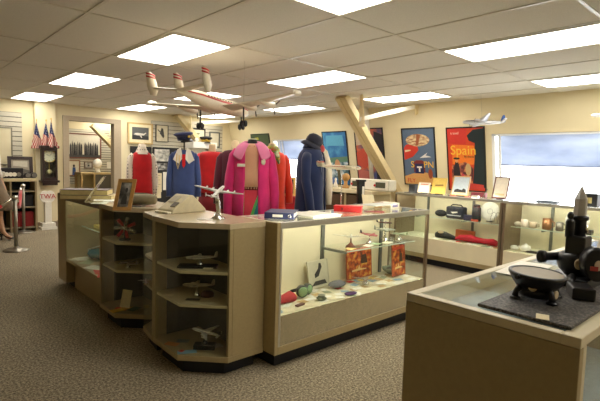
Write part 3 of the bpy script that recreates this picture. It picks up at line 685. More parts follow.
# black display boards with photographs
def board(label, x0, x1, yt, yb, prints):
    a, b = ay(x0, yt, YF-.021), ay(x1, yt, YF-.021); z1, z0 = a.z, ay(x0, yb, YF-.021).z
    r = thing('wall_picture_board', label, 'display board', ((a.x+b.x)/2, YF-.03, z0), group='black display boards on the far wall'); MB().box(a.x, b.x, YF-.05, YF-.0212, z0, z1).build('panel', BLACKM, r, bevel=.003)
    for (px0, px1, pt, pb, m) in prints:
        c, d = ay(px0, pt, YF-.0505), ay(px1, pb, YF-.0505); MB().box(c.x, d.x, YF-.0525, YF-.0502, d.z, c.z).build('print', m, r)
board('black display board left, behind the red waistcoat', 130, 151, 146, 200, [(132, 149, 164, 185, BWLIGHT)])
board('black display board with pale photographs, between the waistcoat and blue jacket', 152.5, 182, 147, 205, [(154.5, 169.5, 149, 161.5, BWLIGHT), (156, 167, 163, 170, BWPHOTO), (163, 167, 172, 190, PAPER), (150.8+3, 161, 186, 198, CREAMP)])
# notice sheet on a little stand
q = ay(155, 192, 8.0)
r = thing('notice_card', 'cream printed card on thin stand, right of the red waistcoat', 'notice', (q.x, 8.0, 0))
a, b = ay(150.5, 173, 8.0), ay(161.5, 192, 8.0)
MB().box(a.x, b.x, 7.99, 8.0, b.z, a.z).build('card', CREAMP, r, bevel=.002)
ln = MB()
for k in range(6): ln.box(a.x+.03, b.x-.03-.03*(k % 2), 7.988, 7.9899, a.z-.05-.04*k, a.z-.042-.04*k)
ln.build('printed_lines', F_((150, 142, 116), .8), r)
MB().tube([((a.x+b.x)/2, 8.005, .01), ((a.x+b.x)/2, 8.005, b.z+.02)], .008, 8).lathe([(.12, 0), (.12, .01), (.02, .02)], ((a.x+b.x)/2, 8.005, 0), 16).build('stand', BLACKM, r)
# lit white shelf box and a cap on it
a, b = ay(193.5, 141.5, 9.3), ay(217, 149, 9.3)
r = thing('wall_shelf', 'bright white box shelf on the far wall below the dark cap', 'shelf', ((a.x+b.x)/2, 9.5, b.z)); MB().box(a.x, b.x, 9.3, YF-.0215, b.z, a.z).build('box', F_((246, 244, 236), .4), r, bevel=.004)
MB().box(a.x+.03, b.x-.02, 9.42, YF-.0215, b.z-.42, b.z-.002).build('lower_box', F_((214, 208, 186), .5), r, bevel=.004)
c = ay(206, 141, 9.4)
def officer_cap(name, label, c, s, crown, band, badge, tilt=None, cat='cap', rz=0, group=None):
    M = Matrix.Rotation(rz, 4, 'Z') @ (tilt if tilt is not None else Matrix.Identity(4))
    r = thing(name, label, cat, c, group=group, M=M)
    MB().lathe([(.085*s, .0), (.088*s, .035*s), (.09*s, .045*s)], n=20).build('band', band, r, local=True)
    MB().lathe([(.089*s, .046*s), (.125*s, .075*s), (.128*s, .085*s), (.10*s, .10*s), (.02*s, .108*s)], n=20).build('crown', crown, r, local=True)
    v = MB(); A = [Vector((.088*s*sin(t), -.088*s*cos(t), .008*s)) for t in [radians(-70+14*k) for k in range(11)]]; B = [Vector((.10*s*sin(t), -.088*s*cos(t)-.06*s*cos(t*1.1), -.02*s)) for t in [radians(-70+14*k) for k in range(11)]]
    v.loft([A, B], False, False); v.build('visor', BLACK, r, local=True, solid=.004)
    if badge: MB().lathe([(.02*s, 0), (.014*s, .006*s)], (0, -.1*s, .045*s), 12, Matrix.Rotation(pi/2, 4, 'X')).build('badge', badge, r, local=True)
    return r
GOLD = F_((212, 178, 70), .3, .6)
officer_cap('peaked_cap', 'dark peaked cap with gold band on the bright white shelf', (c.x, 9.42, a.z+.001), 1.25, BLACKM, GOLD, GOLD, rz=radians(-20))
q = ay(197, 141, 9.4); o = settle(MB().ell((q.x, 9.42, a.z+.045), .05, .04, .045).build('white_ornament', WHITE)); tag(o, 'small white rounded ornament left of the dark cap on the white shelf', 'ornament')

# pictures and things beyond the doorway
fpic('large framed group photograph of a crowd, seen through the far doorway', 66, 101, 133.5, 158.5, YB2-.021, F_((110, 66, 50), .5), [F_((212, 206, 188), .6), (F_((70, 70, 70), .6), [(0, 0), (1, 0), (1, .12), (0, .12)])] + [(F_(((52, 52, 56), (84, 82, 80), (36, 36, 40))[k % 3], .6), [(.06+.055*k, .1), (.115+.055*k, .1), (.11+.055*k, .5+.1*((k*7) % 3)/2), (.085+.055*k, .62+.05*((k*5) % 3)), (.065+.055*k, .5)]) for k in range(16) if k != 7], fw=.03)
fpic('small framed portrait of standing figure in blue, lower left in the far doorway', 67, 80, 160, 176, YB2-.021, F_((150, 104, 76), .5), [F_((214, 204, 180), .6), (F_((52, 80, 130), .6), [(.36, .0), (.7, .0), (.66, .55), (.4, .55)]), (F_((60, 50, 46), .6), oval(.52, .66, .1, .1))], fw=.025)
fpic('tiny framed landscape photograph left of the white bust, in the far doorway', 84, 92.5, 161.5, 168.5, YB2-.021, F_((120, 104, 92), .5), [BWLIGHT, (F_((60, 60, 60), .6), [(.3, .2), (.7, .2), (.66, .5), (.4, .6)])], fw=.025)
a, b = ay(107, 162, YB2-.03), ay(113, 168.5, YB2-.03); o = settle(MB().box(a.x, b.x, YB2-.024, YB2-.02, b.z, a.z).build('wall_poster_sheet', PAPER)); tag(o, 'small white sheet pinned on slats at right in the far doorway', 'paper')
def ctr(x, y, Y): return ay(x, y, Y)
# glass table case beyond the doorway
Y2 = 10.9; a, b = ay(81, 173, Y2), ay(113, 190, Y2)
r = thing('display_case', 'wood framed table case seen through the far doorway', 'display case', ((a.x+b.x)/2, Y2+.2, 0)); zt = a.z+.01
MB().box(a.x, b.x, Y2, Y2+.45, zt-.04, zt).build('top', F_((196, 170, 120), .5), r)
for x in (a.x, (a.x*.62+b.x*.38), b.x-.04): MB().box(x, x+.04, Y2, Y2+.04, .0, zt-.04).build('leg', F_((176, 146, 92), .5), r)
for x in (a.x, b.x-.04): MB().box(x, x+.04, Y2+.41, Y2+.45, .0, zt-.04).build('leg', F_((176, 146, 92), .5), r)
MB().box(a.x+.04, b.x-.04, Y2+.36, Y2+.4, .2, zt-.041).build('back_panel', F_((196, 180, 130), .7), r); MB().box(a.x+.62*(b.x-a.x)*.62, b.x-.04, Y2+.02, Y2+.03, .3, zt-.042).build('dark_pane', F_((86, 80, 70), .3), r); MB().box(a.x+.001, b.x-.001, Y2+.005, Y2+.445, .2, .24).build('bottom_board', F_((176, 146, 92), .5), r)
c = ay(97.5, 172.6, Y2+.2)
r = thing('white_bust', 'white rounded head form standing on the table case in the far doorway', 'bust', (c.x, Y2+.2, zt)); MB().ell((c.x, Y2+.2, zt+.2), .1, .1, .12).build('head', WHITE, r); MB().lathe([(.08, 0), (.05, .04), (.045, .1)], (c.x, Y2+.2, zt), 14).build('neck', WHITE, r)

# ------------------------------------------------------------------ left corner: flags, wall clock, sign, shelf unit, stanchions
CTOP = ay(40, 148, YF-.12).z+.0455
def flag(label, x, ytop, ybot, lean, w, Y):
    a = ay(x, ytop, Y); b = ay(x+lean, ybot, Y); L = (a-b).length
    r = thing('small_flag', label, 'flag', b, group='small American flags above the wall clock')
    MB().tube([Vector((b.x, b.y, CTOP)), b+Vector((0, .02, .0)), a+Vector((0, 0, .03))], .006, 8).build('flag_pole', WOOD, r); MB().ell(a+Vector((0, 0, .04)), .012, .012, .016, 8, 6).build('finial', GOLD, r)
    mb = MB(); NX, NZ = 13, 18; up = (a-b).normalized()
    vs = []
    for i in range(NX+1):           # drooping cloth hanging along its pole
        for j in range(NZ+1):
            t, s = i/NX, j/NZ
            p = a-up*(s*L*.98)-Vector((0, 0, t*.10*(1-s)))+Vector(((t-.45)*w*(.12+.88*s), -.015+.035*sin(t*9+s*2)*(.4+s), -t*.03*sin(s*3)))
            vs.append(p)
    for i in range(NX):
        for j in range(NZ):
            canton = j < 8
            if canton: mb.cur = 3 if (i*3+j*5) % 7 == 0 else 2
            else: mb.cur = (i+j//2) % 2
            k = i*(NZ+1)+j; mb.add([vs[k], vs[k+1], vs[k+NZ+2], vs[k+NZ+1]], [(0, 1, 2, 3)], True)
    mb.build('cloth', [F_((176, 30, 44), .8), F_((226, 208, 190), .8), F_((28, 38, 88), .8), F_((180, 186, 200), .8)], r, solid=.002)
    return r
flag('leftmost of three small American flags above the wall clock', 36.6, 122, 149, .5, .2, YF-.20)
flag('middle one of three small American flags above the wall clock', 46.2, 122.5, 148.5, -.5, .18, YF-.22)
flag('rightmost of three small American flags above the wall clock', 51.2, 121, 148, 1.5, .17, YF-.285)
# pendulum wall clock
Y = YF-.12; a, b = ay(40, 148, Y), ay(55.5, 180, Y); xm = (a.x+b.x)/2; hw = (b.x-a.x)/2
r = thing('wall_clock', 'dark wooden pendulum wall clock with white dial, below the flags', 'clock', (xm, Y-.08, b.z-.05))
MB().box(xm-hw, xm-hw+.035, Y-.16, Y-.002, b.z, a.z).box(xm+hw-.035, xm+hw, Y-.16, Y-.002, b.z, a.z).box(xm-hw+.035, xm+hw-.035, Y-.16, Y-.002, a.z-.05, a.z).box(xm-hw+.035, xm+hw-.035, Y-.16, Y-.002, b.z, b.z+.05).box(xm-hw+.035, xm+hw-.035, Y-.03, Y-.002, b.z+.05, a.z-.05).build('case', DKWOOD, r, bevel=.004)
MB().box(xm-hw-.03, xm+hw+.03, Y-.18, Y-.002, a.z, a.z+.045).build('crown_moulding', DKWOOD, r, bevel=.004)
MB().box(xm-hw-.03, xm+hw+.03, Y-.18, Y-.002, b.z-.04, b.z).prism([(xm-hw, Y-.15), (xm+hw, Y-.15), (xm+hw*.6, Y-.005), (xm-hw*.6, Y-.005)], b.z-.09, b.z-.04).build('base_moulding', DKWOOD, r)
cz = ay(47.5, 156, Y-.1).z; Rx = Matrix.Rotation(pi/2, 4, 'X')
d = MB().lathe([(.105, 0), (.105, .012)], (xm, Y-.1, cz), 28, Rx).build('dial', F_((236, 228, 204), .5), r); MB().lathe([(.118, -.01), (.118, .016), (.106, .017), (.106, -.009)], (xm, Y-.1, cz), 28, Rx, cap=False).build('brass_rim', GOLD, d)
MB().bar((xm, Y-.116, cz), (xm-.05, Y-.116, cz+.03), .006, .004).build('hour_hand', BLACK, d); MB().bar((xm, Y-.117, cz), (xm+.05, Y-.117, cz+.06), .005, .003).build('minute_hand', BLACK, d)
tk = MB()
for k in range(12): tk.cbox((xm+.088*sin(k*pi/6), Y-.1135, cz+.088*cos(k*pi/6)), (.006, .002, .02), M=Matrix.Rotation(k*pi/6, 4, 'Y'))
tk.build('hour_marks', BLACK, d)
pz = ay(47.5, 172, Y-.1).z; g = MB().tube([(xm, Y-.09, cz-.12), (xm, Y-.09, pz)], .004, 6).build('pendulum_rod', GOLD, r); MB().lathe([(.045, 0), (.05, .006), (.02, .014)], (xm, Y-.09, pz), 20, Rx).build('pendulum_bob', F_((206, 196, 150), .3, .5), g)
MB().box(xm-hw+.036, xm+hw-.036, Y-.155, Y-.151, b.z+.051, a.z-.051).build('door_glass', GLASS, r)
# oval sign on a white pedestal
q = az(48, 229, 0); Y = q.y; rr = thing('pedestal_sign', 'white double-oval sign with red lettering on a white pedestal, below the wall clock', 'sign', (q.x, Y, 0))
zc = ay(47.3, 196.5, Y).z; rx_ = (ay(55, 196, Y).x-ay(39.5, 196, Y).x)/2; rz_ = (ay(47, 191, Y).z-ay(47, 202.5, Y).z)/2
s = MB(); s.prism([(0, 0)], 0, 0) if False else None
for sgn, yy in ((-1, 0), (1, .001)): s.lathe([(rx_*.62, -.02), (rx_*.64, -.012), (rx_*.64, .012), (rx_*.62, .02)], (q.x+sgn*rx_*.36, Y+yy, zc), 28, Matrix.Rotation(pi/2, 4, 'X') @ Matrix.Diagonal((1, rz_/(rx_*.64), 1, 1)))
s.build('sign_face', WHITE, rr)
letters('TWA', .115, (q.x, Y-.0225, zc), (1, 0, 0), (0, 0, 1), F_((190, 30, 36), .5), 'lettering', rr, .002)
for sgn in (-1, 1): MB().lathe([(rx_*.46, 0), (rx_*.46, .003), (rx_*.44, .003), (rx_*.44, 0)], (q.x+sgn*rx_*.36, Y-.0195, zc), 28, Matrix.Rotation(pi/2, 4, 'X') @ Matrix.Diagonal((1, .8, 1, 1)), cap=False).build('ring', F_((214, 140, 130), .6), rr)
MB().box(q.x-.055, q.x+.055, Y-.05, Y+.05, .12, zc-rz_*.9).build('pedestal', WHITE, rr, bevel=.004)
MB().box(q.x-.13, q.x+.13, Y-.11, Y+.13, .0, .05).box(q.x-.11, q.x+.11, Y-.09, Y+.09, .05, .12).build('base', WHITE, rr, bevel=.004)
# shelf unit
Y0, Y1 = YF-.55, YF-.125; xr_ = ay(37.2, 200, Y0).x; xl = XL+.9; zt = ay(20, 181.5, Y0).z; zt = min(zt, 1.1)
r = thing('shelf_unit', 'low dark-lined shelf unit with cream top along the far left wall', 'shelf unit', ((xl+xr_)/2, Y0, 0)); HT2 = zt
MB().box(xl, xr_+.0, Y0-.02, Y1+.1, HT2, HT2+.05).build('top', F_((206, 190, 146), .5), r, bevel=.003)
vx = [xl, ay(14, 200, Y0).x-1.6, ay(14, 200, Y0).x-.06, xr_-.03]
for x in vx: MB().box(x, x+.03, Y0, Y1, .0, HT2-.001).build('divider', F_((150, 132, 98), .6), r)
for i in range(3):
    for z in (.06, .42, .70): MB().box(vx[i]+.031, vx[i+1]-.001, Y0+.01, Y1-.02, z, z+.02).build('shelf', F_((150, 136, 108), .6), r)
MB().box(xl+.031, xr_-.031, Y1-.019, Y1-.005, .08, HT2-.002).build('back_panel', F_((34, 48, 58), .7), r)
ST = HT2+.05
# things on the shelf unit
def fx(x, Y): return ay(x, 180, Y).x
a0, a1 = fx(8.3, Y0+.2), fx(33.5, Y0+.2); framed('framed_picture', 'dark framed landscape photograph standing on the shelf unit', ((a0+a1)/2, Y0+.22, ST+.001), a1-a0, ay(20, 156.5, Y0+.2).z-ST, (1, 0, 0), (0, .12, 1), (0, -1, .12), DKWOOD, [F_((156, 146, 128), .6), (F_((96, 90, 78), .6), [(0, 0), (1, 0), (1, .3), (.6, .4), (.3, .28), (0, .36)]), (F_((196, 188, 168), .6), [(.1, .6), (.9, .5), (.9, .9), (.1, .9)])], fw=.055)
x0 = fx(-9, Y0+.1); rk = thing('instrument_panel', 'long black row of round cockpit gauges on the shelf unit', 'instrument panel', (x0+.3, Y0+.1, ST)); x1 = fx(23, Y0+.1)
MB().box(x0, x1, Y0+.06, Y0+.18, ST, ay(10, 168, Y0+.06).z).build('housing', BLACK, rk, bevel=.005)
for k, x in enumerate((-5, 3, 7, 10.8, 14.6, 19)): c = ay(x, 173, Y0+.05); MB().lathe([(.05 if k == 1 else .036, 0), (.034, .01)], (c.x, Y0+.06, ST+.07), 16, Rx).build('dial', F_(((150, 150, 140), (214, 208, 190), (244, 240, 226), (244, 240, 226), (244, 240, 226), (120, 116, 104))[k], .4), rk)
for k, (x, s) in enumerate(((27.6, .05), (33.6, .05))):
    c = fx(x, Y0+.1); g = thing('round_gauge', ('left of two loose black gauges at the right end of the shelf unit', 'right of two loose black gauges at the right end of the shelf unit')[k], 'gauge', (c, Y0+.1, ST)); MB().lathe([(.045, -.05), (.05, .04), (.045, .05)], (c, Y0+.1, ST+.056), 18, Rx).build('housing', BLACK, g); MB().lathe([(.04, 0), (.04, .004)], (c, Y0+.05, ST+.056), 18, Rx).build('dial', F_((110, 106, 98), .4), g)
xa, xb = fx(0-8, YF), ay(12.5, 145, YF-.03).x; za, zb = ay(5, 127, YF-.03).z, ay(5, 165, YF-.03).z
framed('framed_notice', 'large pale framed sheet hung on the slats above the gauges', ((xa+xb)/2-.1, YF-.022, zb), xb-xa+.2, za-zb, RF, UF, NF, F_((126, 122, 104), .5), [noisemat('aged_sheet', [(.3, (206, 194, 156)), (.7, (222, 212, 180))], 3)], fw=.02)
xa = fx(17, Y0+.1); o = settle(MB().cbox((xa, Y0+.17, .44+.13), (.34, .2, .26)).build('storage_box', F_((150, 26, 30), .6), bevel=.01)); tag(o, 'dark red box on the lower shelf behind the stanchion posts', 'box')
o.location = ((vx[2]+vx[3])/2+.015, Y0+.2, .0801)
o = settle(MB().cbox((xa, Y0+.2, .8), (.34, .2, .2)).build('storage_box', F_((30, 30, 34), .6), bevel=.01)); o.location = ((vx[2]+vx[3])/2+.015, Y0+.2, .4401); tag(o, 'black box on the middle shelf behind the rear stanchion post', 'box')
# stanchions and ropes
STEEL = mat('satin_steel', (150, 144, 130), .35, metal=.8, noise=.05)
ROPE = mat('red_velvet_rope', (176, 30, 34), .9, noise=.12, sheen=.4)
def stanchion(label, x, y, ytop):
    b = az(x, y, 0); dep = Vector((b.x, b.y)).length; d = ray(x, ytop); h = EYE+d.z*dep/Vector((d.x, d.y)).length
    r = thing('stanchion', label, 'stanchion', (b.x, b.y, 0), group='steel rope stanchions')
    MB().lathe([(.165, 0), (.165, .012), (.13, .028), (.04, .04), (.03, .06)], b, 26).build('base', STEEL, r); MB().lathe([(.026, .05), (.026, h-.05)], b, 16).build('post', STEEL, r); MB().lathe([(.026, h-.05), (.038, h-.045), (.038, h-.02), (.03, h-.004), (.006, h)], b, 16).build('cap', CHROME, r)
    return b, h
b1_, h1_ = stanchion('front steel stanchion post on the carpet at the far left', 16.3, 250.6, 195.5)
b2_, h2_ = stanchion('rear steel stanchion post against the shelf unit', 24, 232.5, 184)
def rope(label, p, q, sag, r_):
    t = thing('velvet_rope', label, 'rope', (p+q)/2, group='red velvet ropes'); pts = [p.lerp(q, k/12)-Vector((0, 0, sag*4*(k/12)*(1-k/12))) for k in range(13)]
    MB().tube(pts[1:-1], r_, 10).build('rope', ROPE, t)
    for a, b in ((pts[0], pts[1]), (pts[-1], pts[-2])): MB().tube([a, a.lerp(b, .5)+Vector((0, 0, .01)), b.lerp(a, -.05)], [.011, .02, .024], 10).build('end_hook', CHROME, t)
A_, B_ = Vector((b2_.x-.044, b2_.y-.05, h2_-.04)), Vector((b1_.x+.03, b1_.y+.05, h1_-.05))
rope('red velvet rope hanging between the two stanchion posts', A_, B_, .22, .026)
A_ = Vector((b1_.x-.036, b1_.y, h1_-.05)); rope('red velvet rope running left from the front stanchion out of the picture', A_, A_+Vector((-1.5, .25, 0)), .3, .026)
# ------------------------------------------------------------------ uniforms on dress forms (front towards -Y, origin on the floor)
def sup(a, b, t, e=2.4):
    c, s = cos(t), sin(t); return Vector((a*math.copysign(abs(c)**(2/e), c), b*math.copysign(abs(s)**(2/e), s), 0))
PROF = [(0, .235, .165), (.3, .215, .15), (.55, .195, .13), (.72, .20, .135), (.88, .205, .135), (.95, .19, .115), (.985, .15, .095), (1.0, .085, .075)]
def torso(mb, z0, z1, k=1., gap=0., folds=5, amp=.02, prof=PROF, n=44, sm=True):
    secs = []
    for t, a, b in prof:
        ring = []
        for i in range(n+(1 if gap else 0)):
            th = -pi/2+gap+(2*pi-2*gap)*i/n if gap else 2*pi*i/n
            w = 1+amp*(1-t)*sin(folds*th+1.3)
            ring.append(sup(a*k*w, b*k*w, th)+Vector((0, 0, z0+(z1-z0)*t)))
        secs.append(ring)
    return mb.loft(secs, cap=not gap, closed=not gap, sm=sm)
def sleeve(mb, s, zs, ze, k=1., fwd=.03, spread=.235):
    return mb.tube([(s*.165*k, 0, zs-.05), (s*.205*k, .0, zs-.09), (s*spread*k, 0, zs-.26), (s*(spread+.02)*k, -fwd, (zs+ze)/2-.08), (s*(spread+.02)*k, -fwd*2, ze)], [.06*k, .066*k, .062*k, .056*k, .052*k], 14)
def dress_form(name, label, loc, rz, group='uniforms on dress forms', k=.8):
    r = thing(name, label, 'uniform on a form', loc, rz, group); r.scale = (k, k, 1)
    s = MB().lathe([(.2, 0), (.2, .015), (.05, .04), (.022, .06)], n=22); s.lathe([(.02, .06), (.02, .62)], n=12); s.build('stand', BLACKM, r, local=True); return r
def neck(r, z, m=FORM, h=.1, cap=True): MB().lathe([(.066, z-.03), (.056, z+.03), (.054, z+h*.7), (.05, z+h), (.02, z+h+.012)], n=20).build('form_neck', m, r, local=True)
def collar(r, z, m, k=1.):
    for s in (-1, 1):       # a broad pointed leaf folded over each shoulder
        rows = [[], [], [], []]; N = 12
        for i in range(N+1):
            u = i/N; th = -pi/2+s*(.24+u*(pi-.24)); f = (1-u)**1.5
            rows[0].append(sup(.082*k, .078*k, th)+Vector((0, 0, z+.005-.03*f)))
            rows[1].append(sup(.10*k, .095*k, th)+Vector((0, 0, z+.025-.03*f)))
            rows[2].append(sup((.175+.03*f)*k, (.125+.03*f)*k, th)+Vector((0, 0, z-.02-.035*f)))
            rows[3].append(sup((.205+.05*f)*k, (.146+.045*f)*k, th+s*.16*f)+Vector((0, 0, z-.05-.12*f)))
        mb = MB().loft(rows, False, False); mb.build('collar', m, r, local=True, solid=.008, sub=1)
def lapel(r, z, m, zlow):
    for s in (-1, 1):
        q = [(s*.03, -.118, z-.0), (s*.115, -.128, z-.06), (s*.125, -.145, z-.13), (s*.01, -.155, zlow)]
        MB().slab([Vector(p) for p in (q if s < 0 else q)], .006).build('lapel', m, r, local=True)
cloth = lambda nm, c, n=.1: mat(nm, c, .85, noise=n, scale=9, sheen=.25, bump=.05)

# pink open jacket over a patterned dress
PINK = cloth('hot_pink_wool', (226, 44, 124)); PINKL = cloth('pale_pink_collar', (238, 132, 176), .05); PEACH = cloth('peach_knit', (232, 176, 142), .05)
r = dress_form('dressed_form', 'hot pink open jacket with pale collar over a peach top and floral skirt', tuple(ad(252, 165, 4.02).xy)+(0,), radians(-38), k=.73)
def pj(k): return [(0, .245*k, .17*k), (.3, .225*k, .155*k), (.55, .205*k, .14*k), (.72, .21*k, .145*k), (.88, .215*k, .145*k), (.95, .195*k, .12*k), (.985, .15*k, .10*k), (1.0, .085*k, .08*k)]
MB().loft([[Vector((p.x, p.y, p.z)) for p in s] for s in (lambda m: [m.v[i*44:(i+1)*44] for i in range(len(PROF))])(torso(MB(), 1.13, 1.50, .9, 0, 5, .0, PROF))]).build('peach_top', PEACH, r, local=True)
sk = torso(MB(), .62, 1.105, .97, 0, 7, .05, [(0, .27, .2), (.5, .225, .165), (1, .187, .13)]); sk.build('skirt', cloth('coral_red_skirt', (214, 58, 78)), r, local=True)
bl = MB().loft([[sup(.186, .129, 2*pi*i/40)+Vector((0, 0, z)) for i in range(40)] for z in (1.103, 1.135)]); bl.build('belt', F_((120, 48, 44), .7), r, local=True)
zz = MB()
for k in range(18):
    t = -pi/2+(k-9)*.13; p = sup(.19, .133, t); zz.cbox((p.x, p.y, 1.119), (.012, .012, .014), t)
zz.build('belt_beads', F_((224, 180, 140), .6), r, local=True)
def swatch(name, m, pts, k=1.0):
    v = []
    for t, z in pts:
        f = (z-.62)/.485; a = .27+(.187-.27)*f; b = .20+(.13-.20)*f; v.append(sup(a*k, b*k, t)+Vector((0, 0, z)))
    mb = MB(); c = sum(v, Vector())/len(v); c = c*1.0; c.y -= .003
    mb.add([c]+v, [(0, i+1, (i+1) % len(v)+1) for i in range(len(v))]); return mb.build(name, m, r, local=True, solid=.003)
h = -pi/2
swatch('green_leaf_pattern', F_((146, 200, 110), .8), [(h-.44, 1.09), (h-.34, 1.09), (h-.30, .95), (h-.32, .7), (h-.46, .7), (h-.47, .95)], 1.03)
swatch('green_leaf_pattern', F_((96, 180, 96), .8), [(h+.42, 1.09), (h+.5, 1.04), (h+.5, .85), (h+.3, .78), (h-.02, .76), (h-.04, .86), (h+.1, .97)], 1.035)
swatch('blue_leaf_pattern', F_((40, 120, 130), .8), [(h+.40, 1.04), (h+.46, .98), (h+.44, .88), (h+.2, .82), (h+.08, .84), (h+.14, .92)], 1.05)
j = MB(); torso(j, .84, 1.485, 1., .30, 6, .03, pj(1.0)); j.build('jacket_body', PINK, r, local=True, solid=.008)
for s in (-1, 1): sleeve(MB(), s, 1.47, .84, 1.02, .03, .25).build('sleeve', PINK, r, local=True)
collar(r, 1.51, PINKL)
neck(r, 1.49, BLACKM, .045)
MB().lathe([(.054, 0), (.054, .008), (.01, .012)], (0, 0, 1.535), 20).build('form_cap', F_((206, 214, 186), .6), r, local=True)
MB().slab([(-.165, -.162, 1.30), (-.075, -.168, 1.30), (-.075, -.167, 1.325), (-.165, -.161, 1.325)], -.006).build('name_badge', WHITE, r, local=True)
MB().lathe([(.026, 0), (.026, .004), (.02, .007)], (.135, -.158, 1.345), 18, Matrix.Rotation(pi/2, 4, 'X')).build('round_pin', F_((238, 220, 206), .5), r, local=True)
zg = MB()
for k in range(9):
    t = h+(k-4)*.16; p = sup(.115, .098, t); zg.cbox((p.x, p.y-.004, 1.462+.010*(k % 2)), (.014, .008, .014), t)
zg.build('beaded_neckline', F_((150, 60, 50), .7), r, local=True)

# navy coat with cap and scarf, turned sideways
NAVY = cloth('navy_wool', (18, 36, 80), .1)
nloc = (2.86, 2.99, 0)
r = dress_form('dressed_form', 'long navy wool coat on a form with a cap and white scarf, by the window', nloc, radians(28), k=.82)
co = [(0, .205, .19), (.4, .185, .165), (.6, .175, .15), (.8, .18, .15), (.9, .178, .14), (.95, .16, .125), (.985, .12, .10), (1., .08, .078)]
j = MB(); torso(j, .45, 1.475, 1., .1, 6, .035, co); j.build('coat_body', NAVY, r, local=True, solid=.01)
for s in (-1, 1): sleeve(MB(), s, 1.46, .86, .86, .04, .205).build('sleeve', NAVY, r, local=True)
lapel(r, 1.44, NAVY, 1.12)
c_ = MB(); c_.loft([[sup(.088, .086, 2*pi*i/24)+Vector((0, 0, 1.46)) for i in range(24)], [sup(.08, .078, 2*pi*i/24)+Vector((0, .01, 1.505)) for i in range(24)], [sup(.094, .092, 2*pi*i/24)+Vector((0, .012, 1.475)) for i in range(24)]], False); c_.build('collar', NAVY, r, local=True)
neck(r, 1.45, F_((104, 66, 48), .6), .05)
hd = MB(); hd.loft([[Vector((.052*cos(2*pi*i/16)*q, -.01+.066*sin(2*pi*i/16)*q-.008*(1-q), z)) for i in range(16)] for z, q in ((1.485, .45), (1.50, .8), (1.53, 1), (1.56, 1.02), (1.58, .9))]); hd.build('form_head', F_((116, 74, 52), .6), r, local=True)
MB().lathe([(.012, 0), (.004, .02)], (0, -.078, 1.525), 8, Matrix.Rotation(pi/2, 4, 'X')).build('nose', F_((116, 74, 52), .6), r, local=True)
sc = MB().tube([(.06, -.06, 1.49), (.085, -.12, 1.44), (.08, -.165, 1.33), (.07, -.185, 1.15), (.06, -.19, .98)], [.03, .036, .04, .042, .03], 10)
for v in sc.v: v.y = v.y if v.z > 1.45 else v.y
sc.build('scarf', cloth('cream_white_scarf', (236, 224, 200), .04), r, local=True); MB().ell((.045, -.10, 1.475), .04, .03, .035).build('scarf_knot', F_((196, 74, 76), .7), r, local=True)
M_ = Matrix.Rotation(radians(26), 4, Vector((cos(YAW), sin(YAW), 0)))
hr = thing('hat', 'dark navy soft hat with drooping brim, on the form in the navy coat', 'hat', Vector(nloc)+Vector((.01, .0, 1.52)), M=M_); HM = cloth('dark_navy_hat', (34, 36, 54)); hr.scale = (.9, .9, .9)
MB().lathe([(.084, .0), (.086, .035), (.076, .07), (.046, .095), (.01, .10)], n=22).build('crown', HM, hr, local=True)
MB().lathe([(.083, .002), (.105, -.016), (.12, -.045), (.115, -.045), (.10, -.014), (.078, .0)], n=26, cap=False).build('brim', HM, hr, local=True)

# orange red dress with printed scarf
r = dress_form('dressed_form', 'orange red dress with a printed scarf at its neck, right behind the pink jacket', tuple(ad(272, 165, 5).xy)+(0,), radians(-20))
ORR = cloth('orange_red_wool', (228, 60, 28))
MB().loft([]) if False else None
j = MB(); torso(j, .5, 1.46, .95, 0, 6, .05); j.build('dress_body', ORR, r, local=True)
for s in (-1, 1): sleeve(MB(), s, 1.44, .9, .95).build('sleeve', ORR, r, local=True)
neck(r, 1.47, FORM, .07)
MB().lathe([(.075, 1.445), (.098, 1.46), (.10, 1.475), (.08, 1.505), (.062, 1.52), (.058, 1.5)], n=20, cap=False).build('scarf', noisemat('printed_scarf', [(.36, (208, 60, 40)), (.62, (236, 214, 90)), (.5, (120, 150, 70))], 14), r, local=True)
MB().tube([(.02, -.1, 1.46), (.03, -.13, 1.40), (.05, -.145, 1.33)], [.03, .035, .012], 10).build('scarf_end', noisemat('printed_scarf_end', [(.36, (228, 180, 60)), (.62, (236, 226, 190)), (.5, (90, 140, 70))], 20), r, local=True)

# maroon jacket
MAR = cloth('maroon_wool', (86, 22, 42))
r = dress_form('dressed_form', 'maroon jacket mostly hidden behind the pink jacket left shoulder', tuple(ad(235, 165, 5.3).xy)+(0,), radians(-30))
j = MB(); torso(j, .8, 1.47, .98, 0, 6, .03); j.build('jacket_body', MAR, r, local=True)
for s in (-1, 1): sleeve(MB(), s, 1.45, .86, .98).build('sleeve', MAR, r, local=True)
neck(r, 1.47, FORM, .1); lapel(r, 1.43, MAR, 1.1)

# red jacket seen from behind
RED = cloth('scarlet_wool', (208, 20, 28))
r = dress_form('dressed_form', 'plain scarlet jacket between the blue jacket and the pink one', tuple(ad(212, 165, 6.95).xy)+(0,), radians(155), k=.96)
j = MB(); torso(j, .86, 1.475, 1.02, 0, 5, .02); j.build('jacket_body', RED, r, local=True)
for s in (-1, 1): sleeve(MB(), s, 1.46, .95, .99, .02).build('sleeve', RED, r, local=True)
j = MB(); torso(j, .55, .859, .9, 0, 7, .04, [(0, .24, .18), (1, .215, .15)]); j.build('skirt', cloth('dark_red_skirt', (130, 18, 28)), r, local=True)
neck(r, 1.48, FORM, .1)

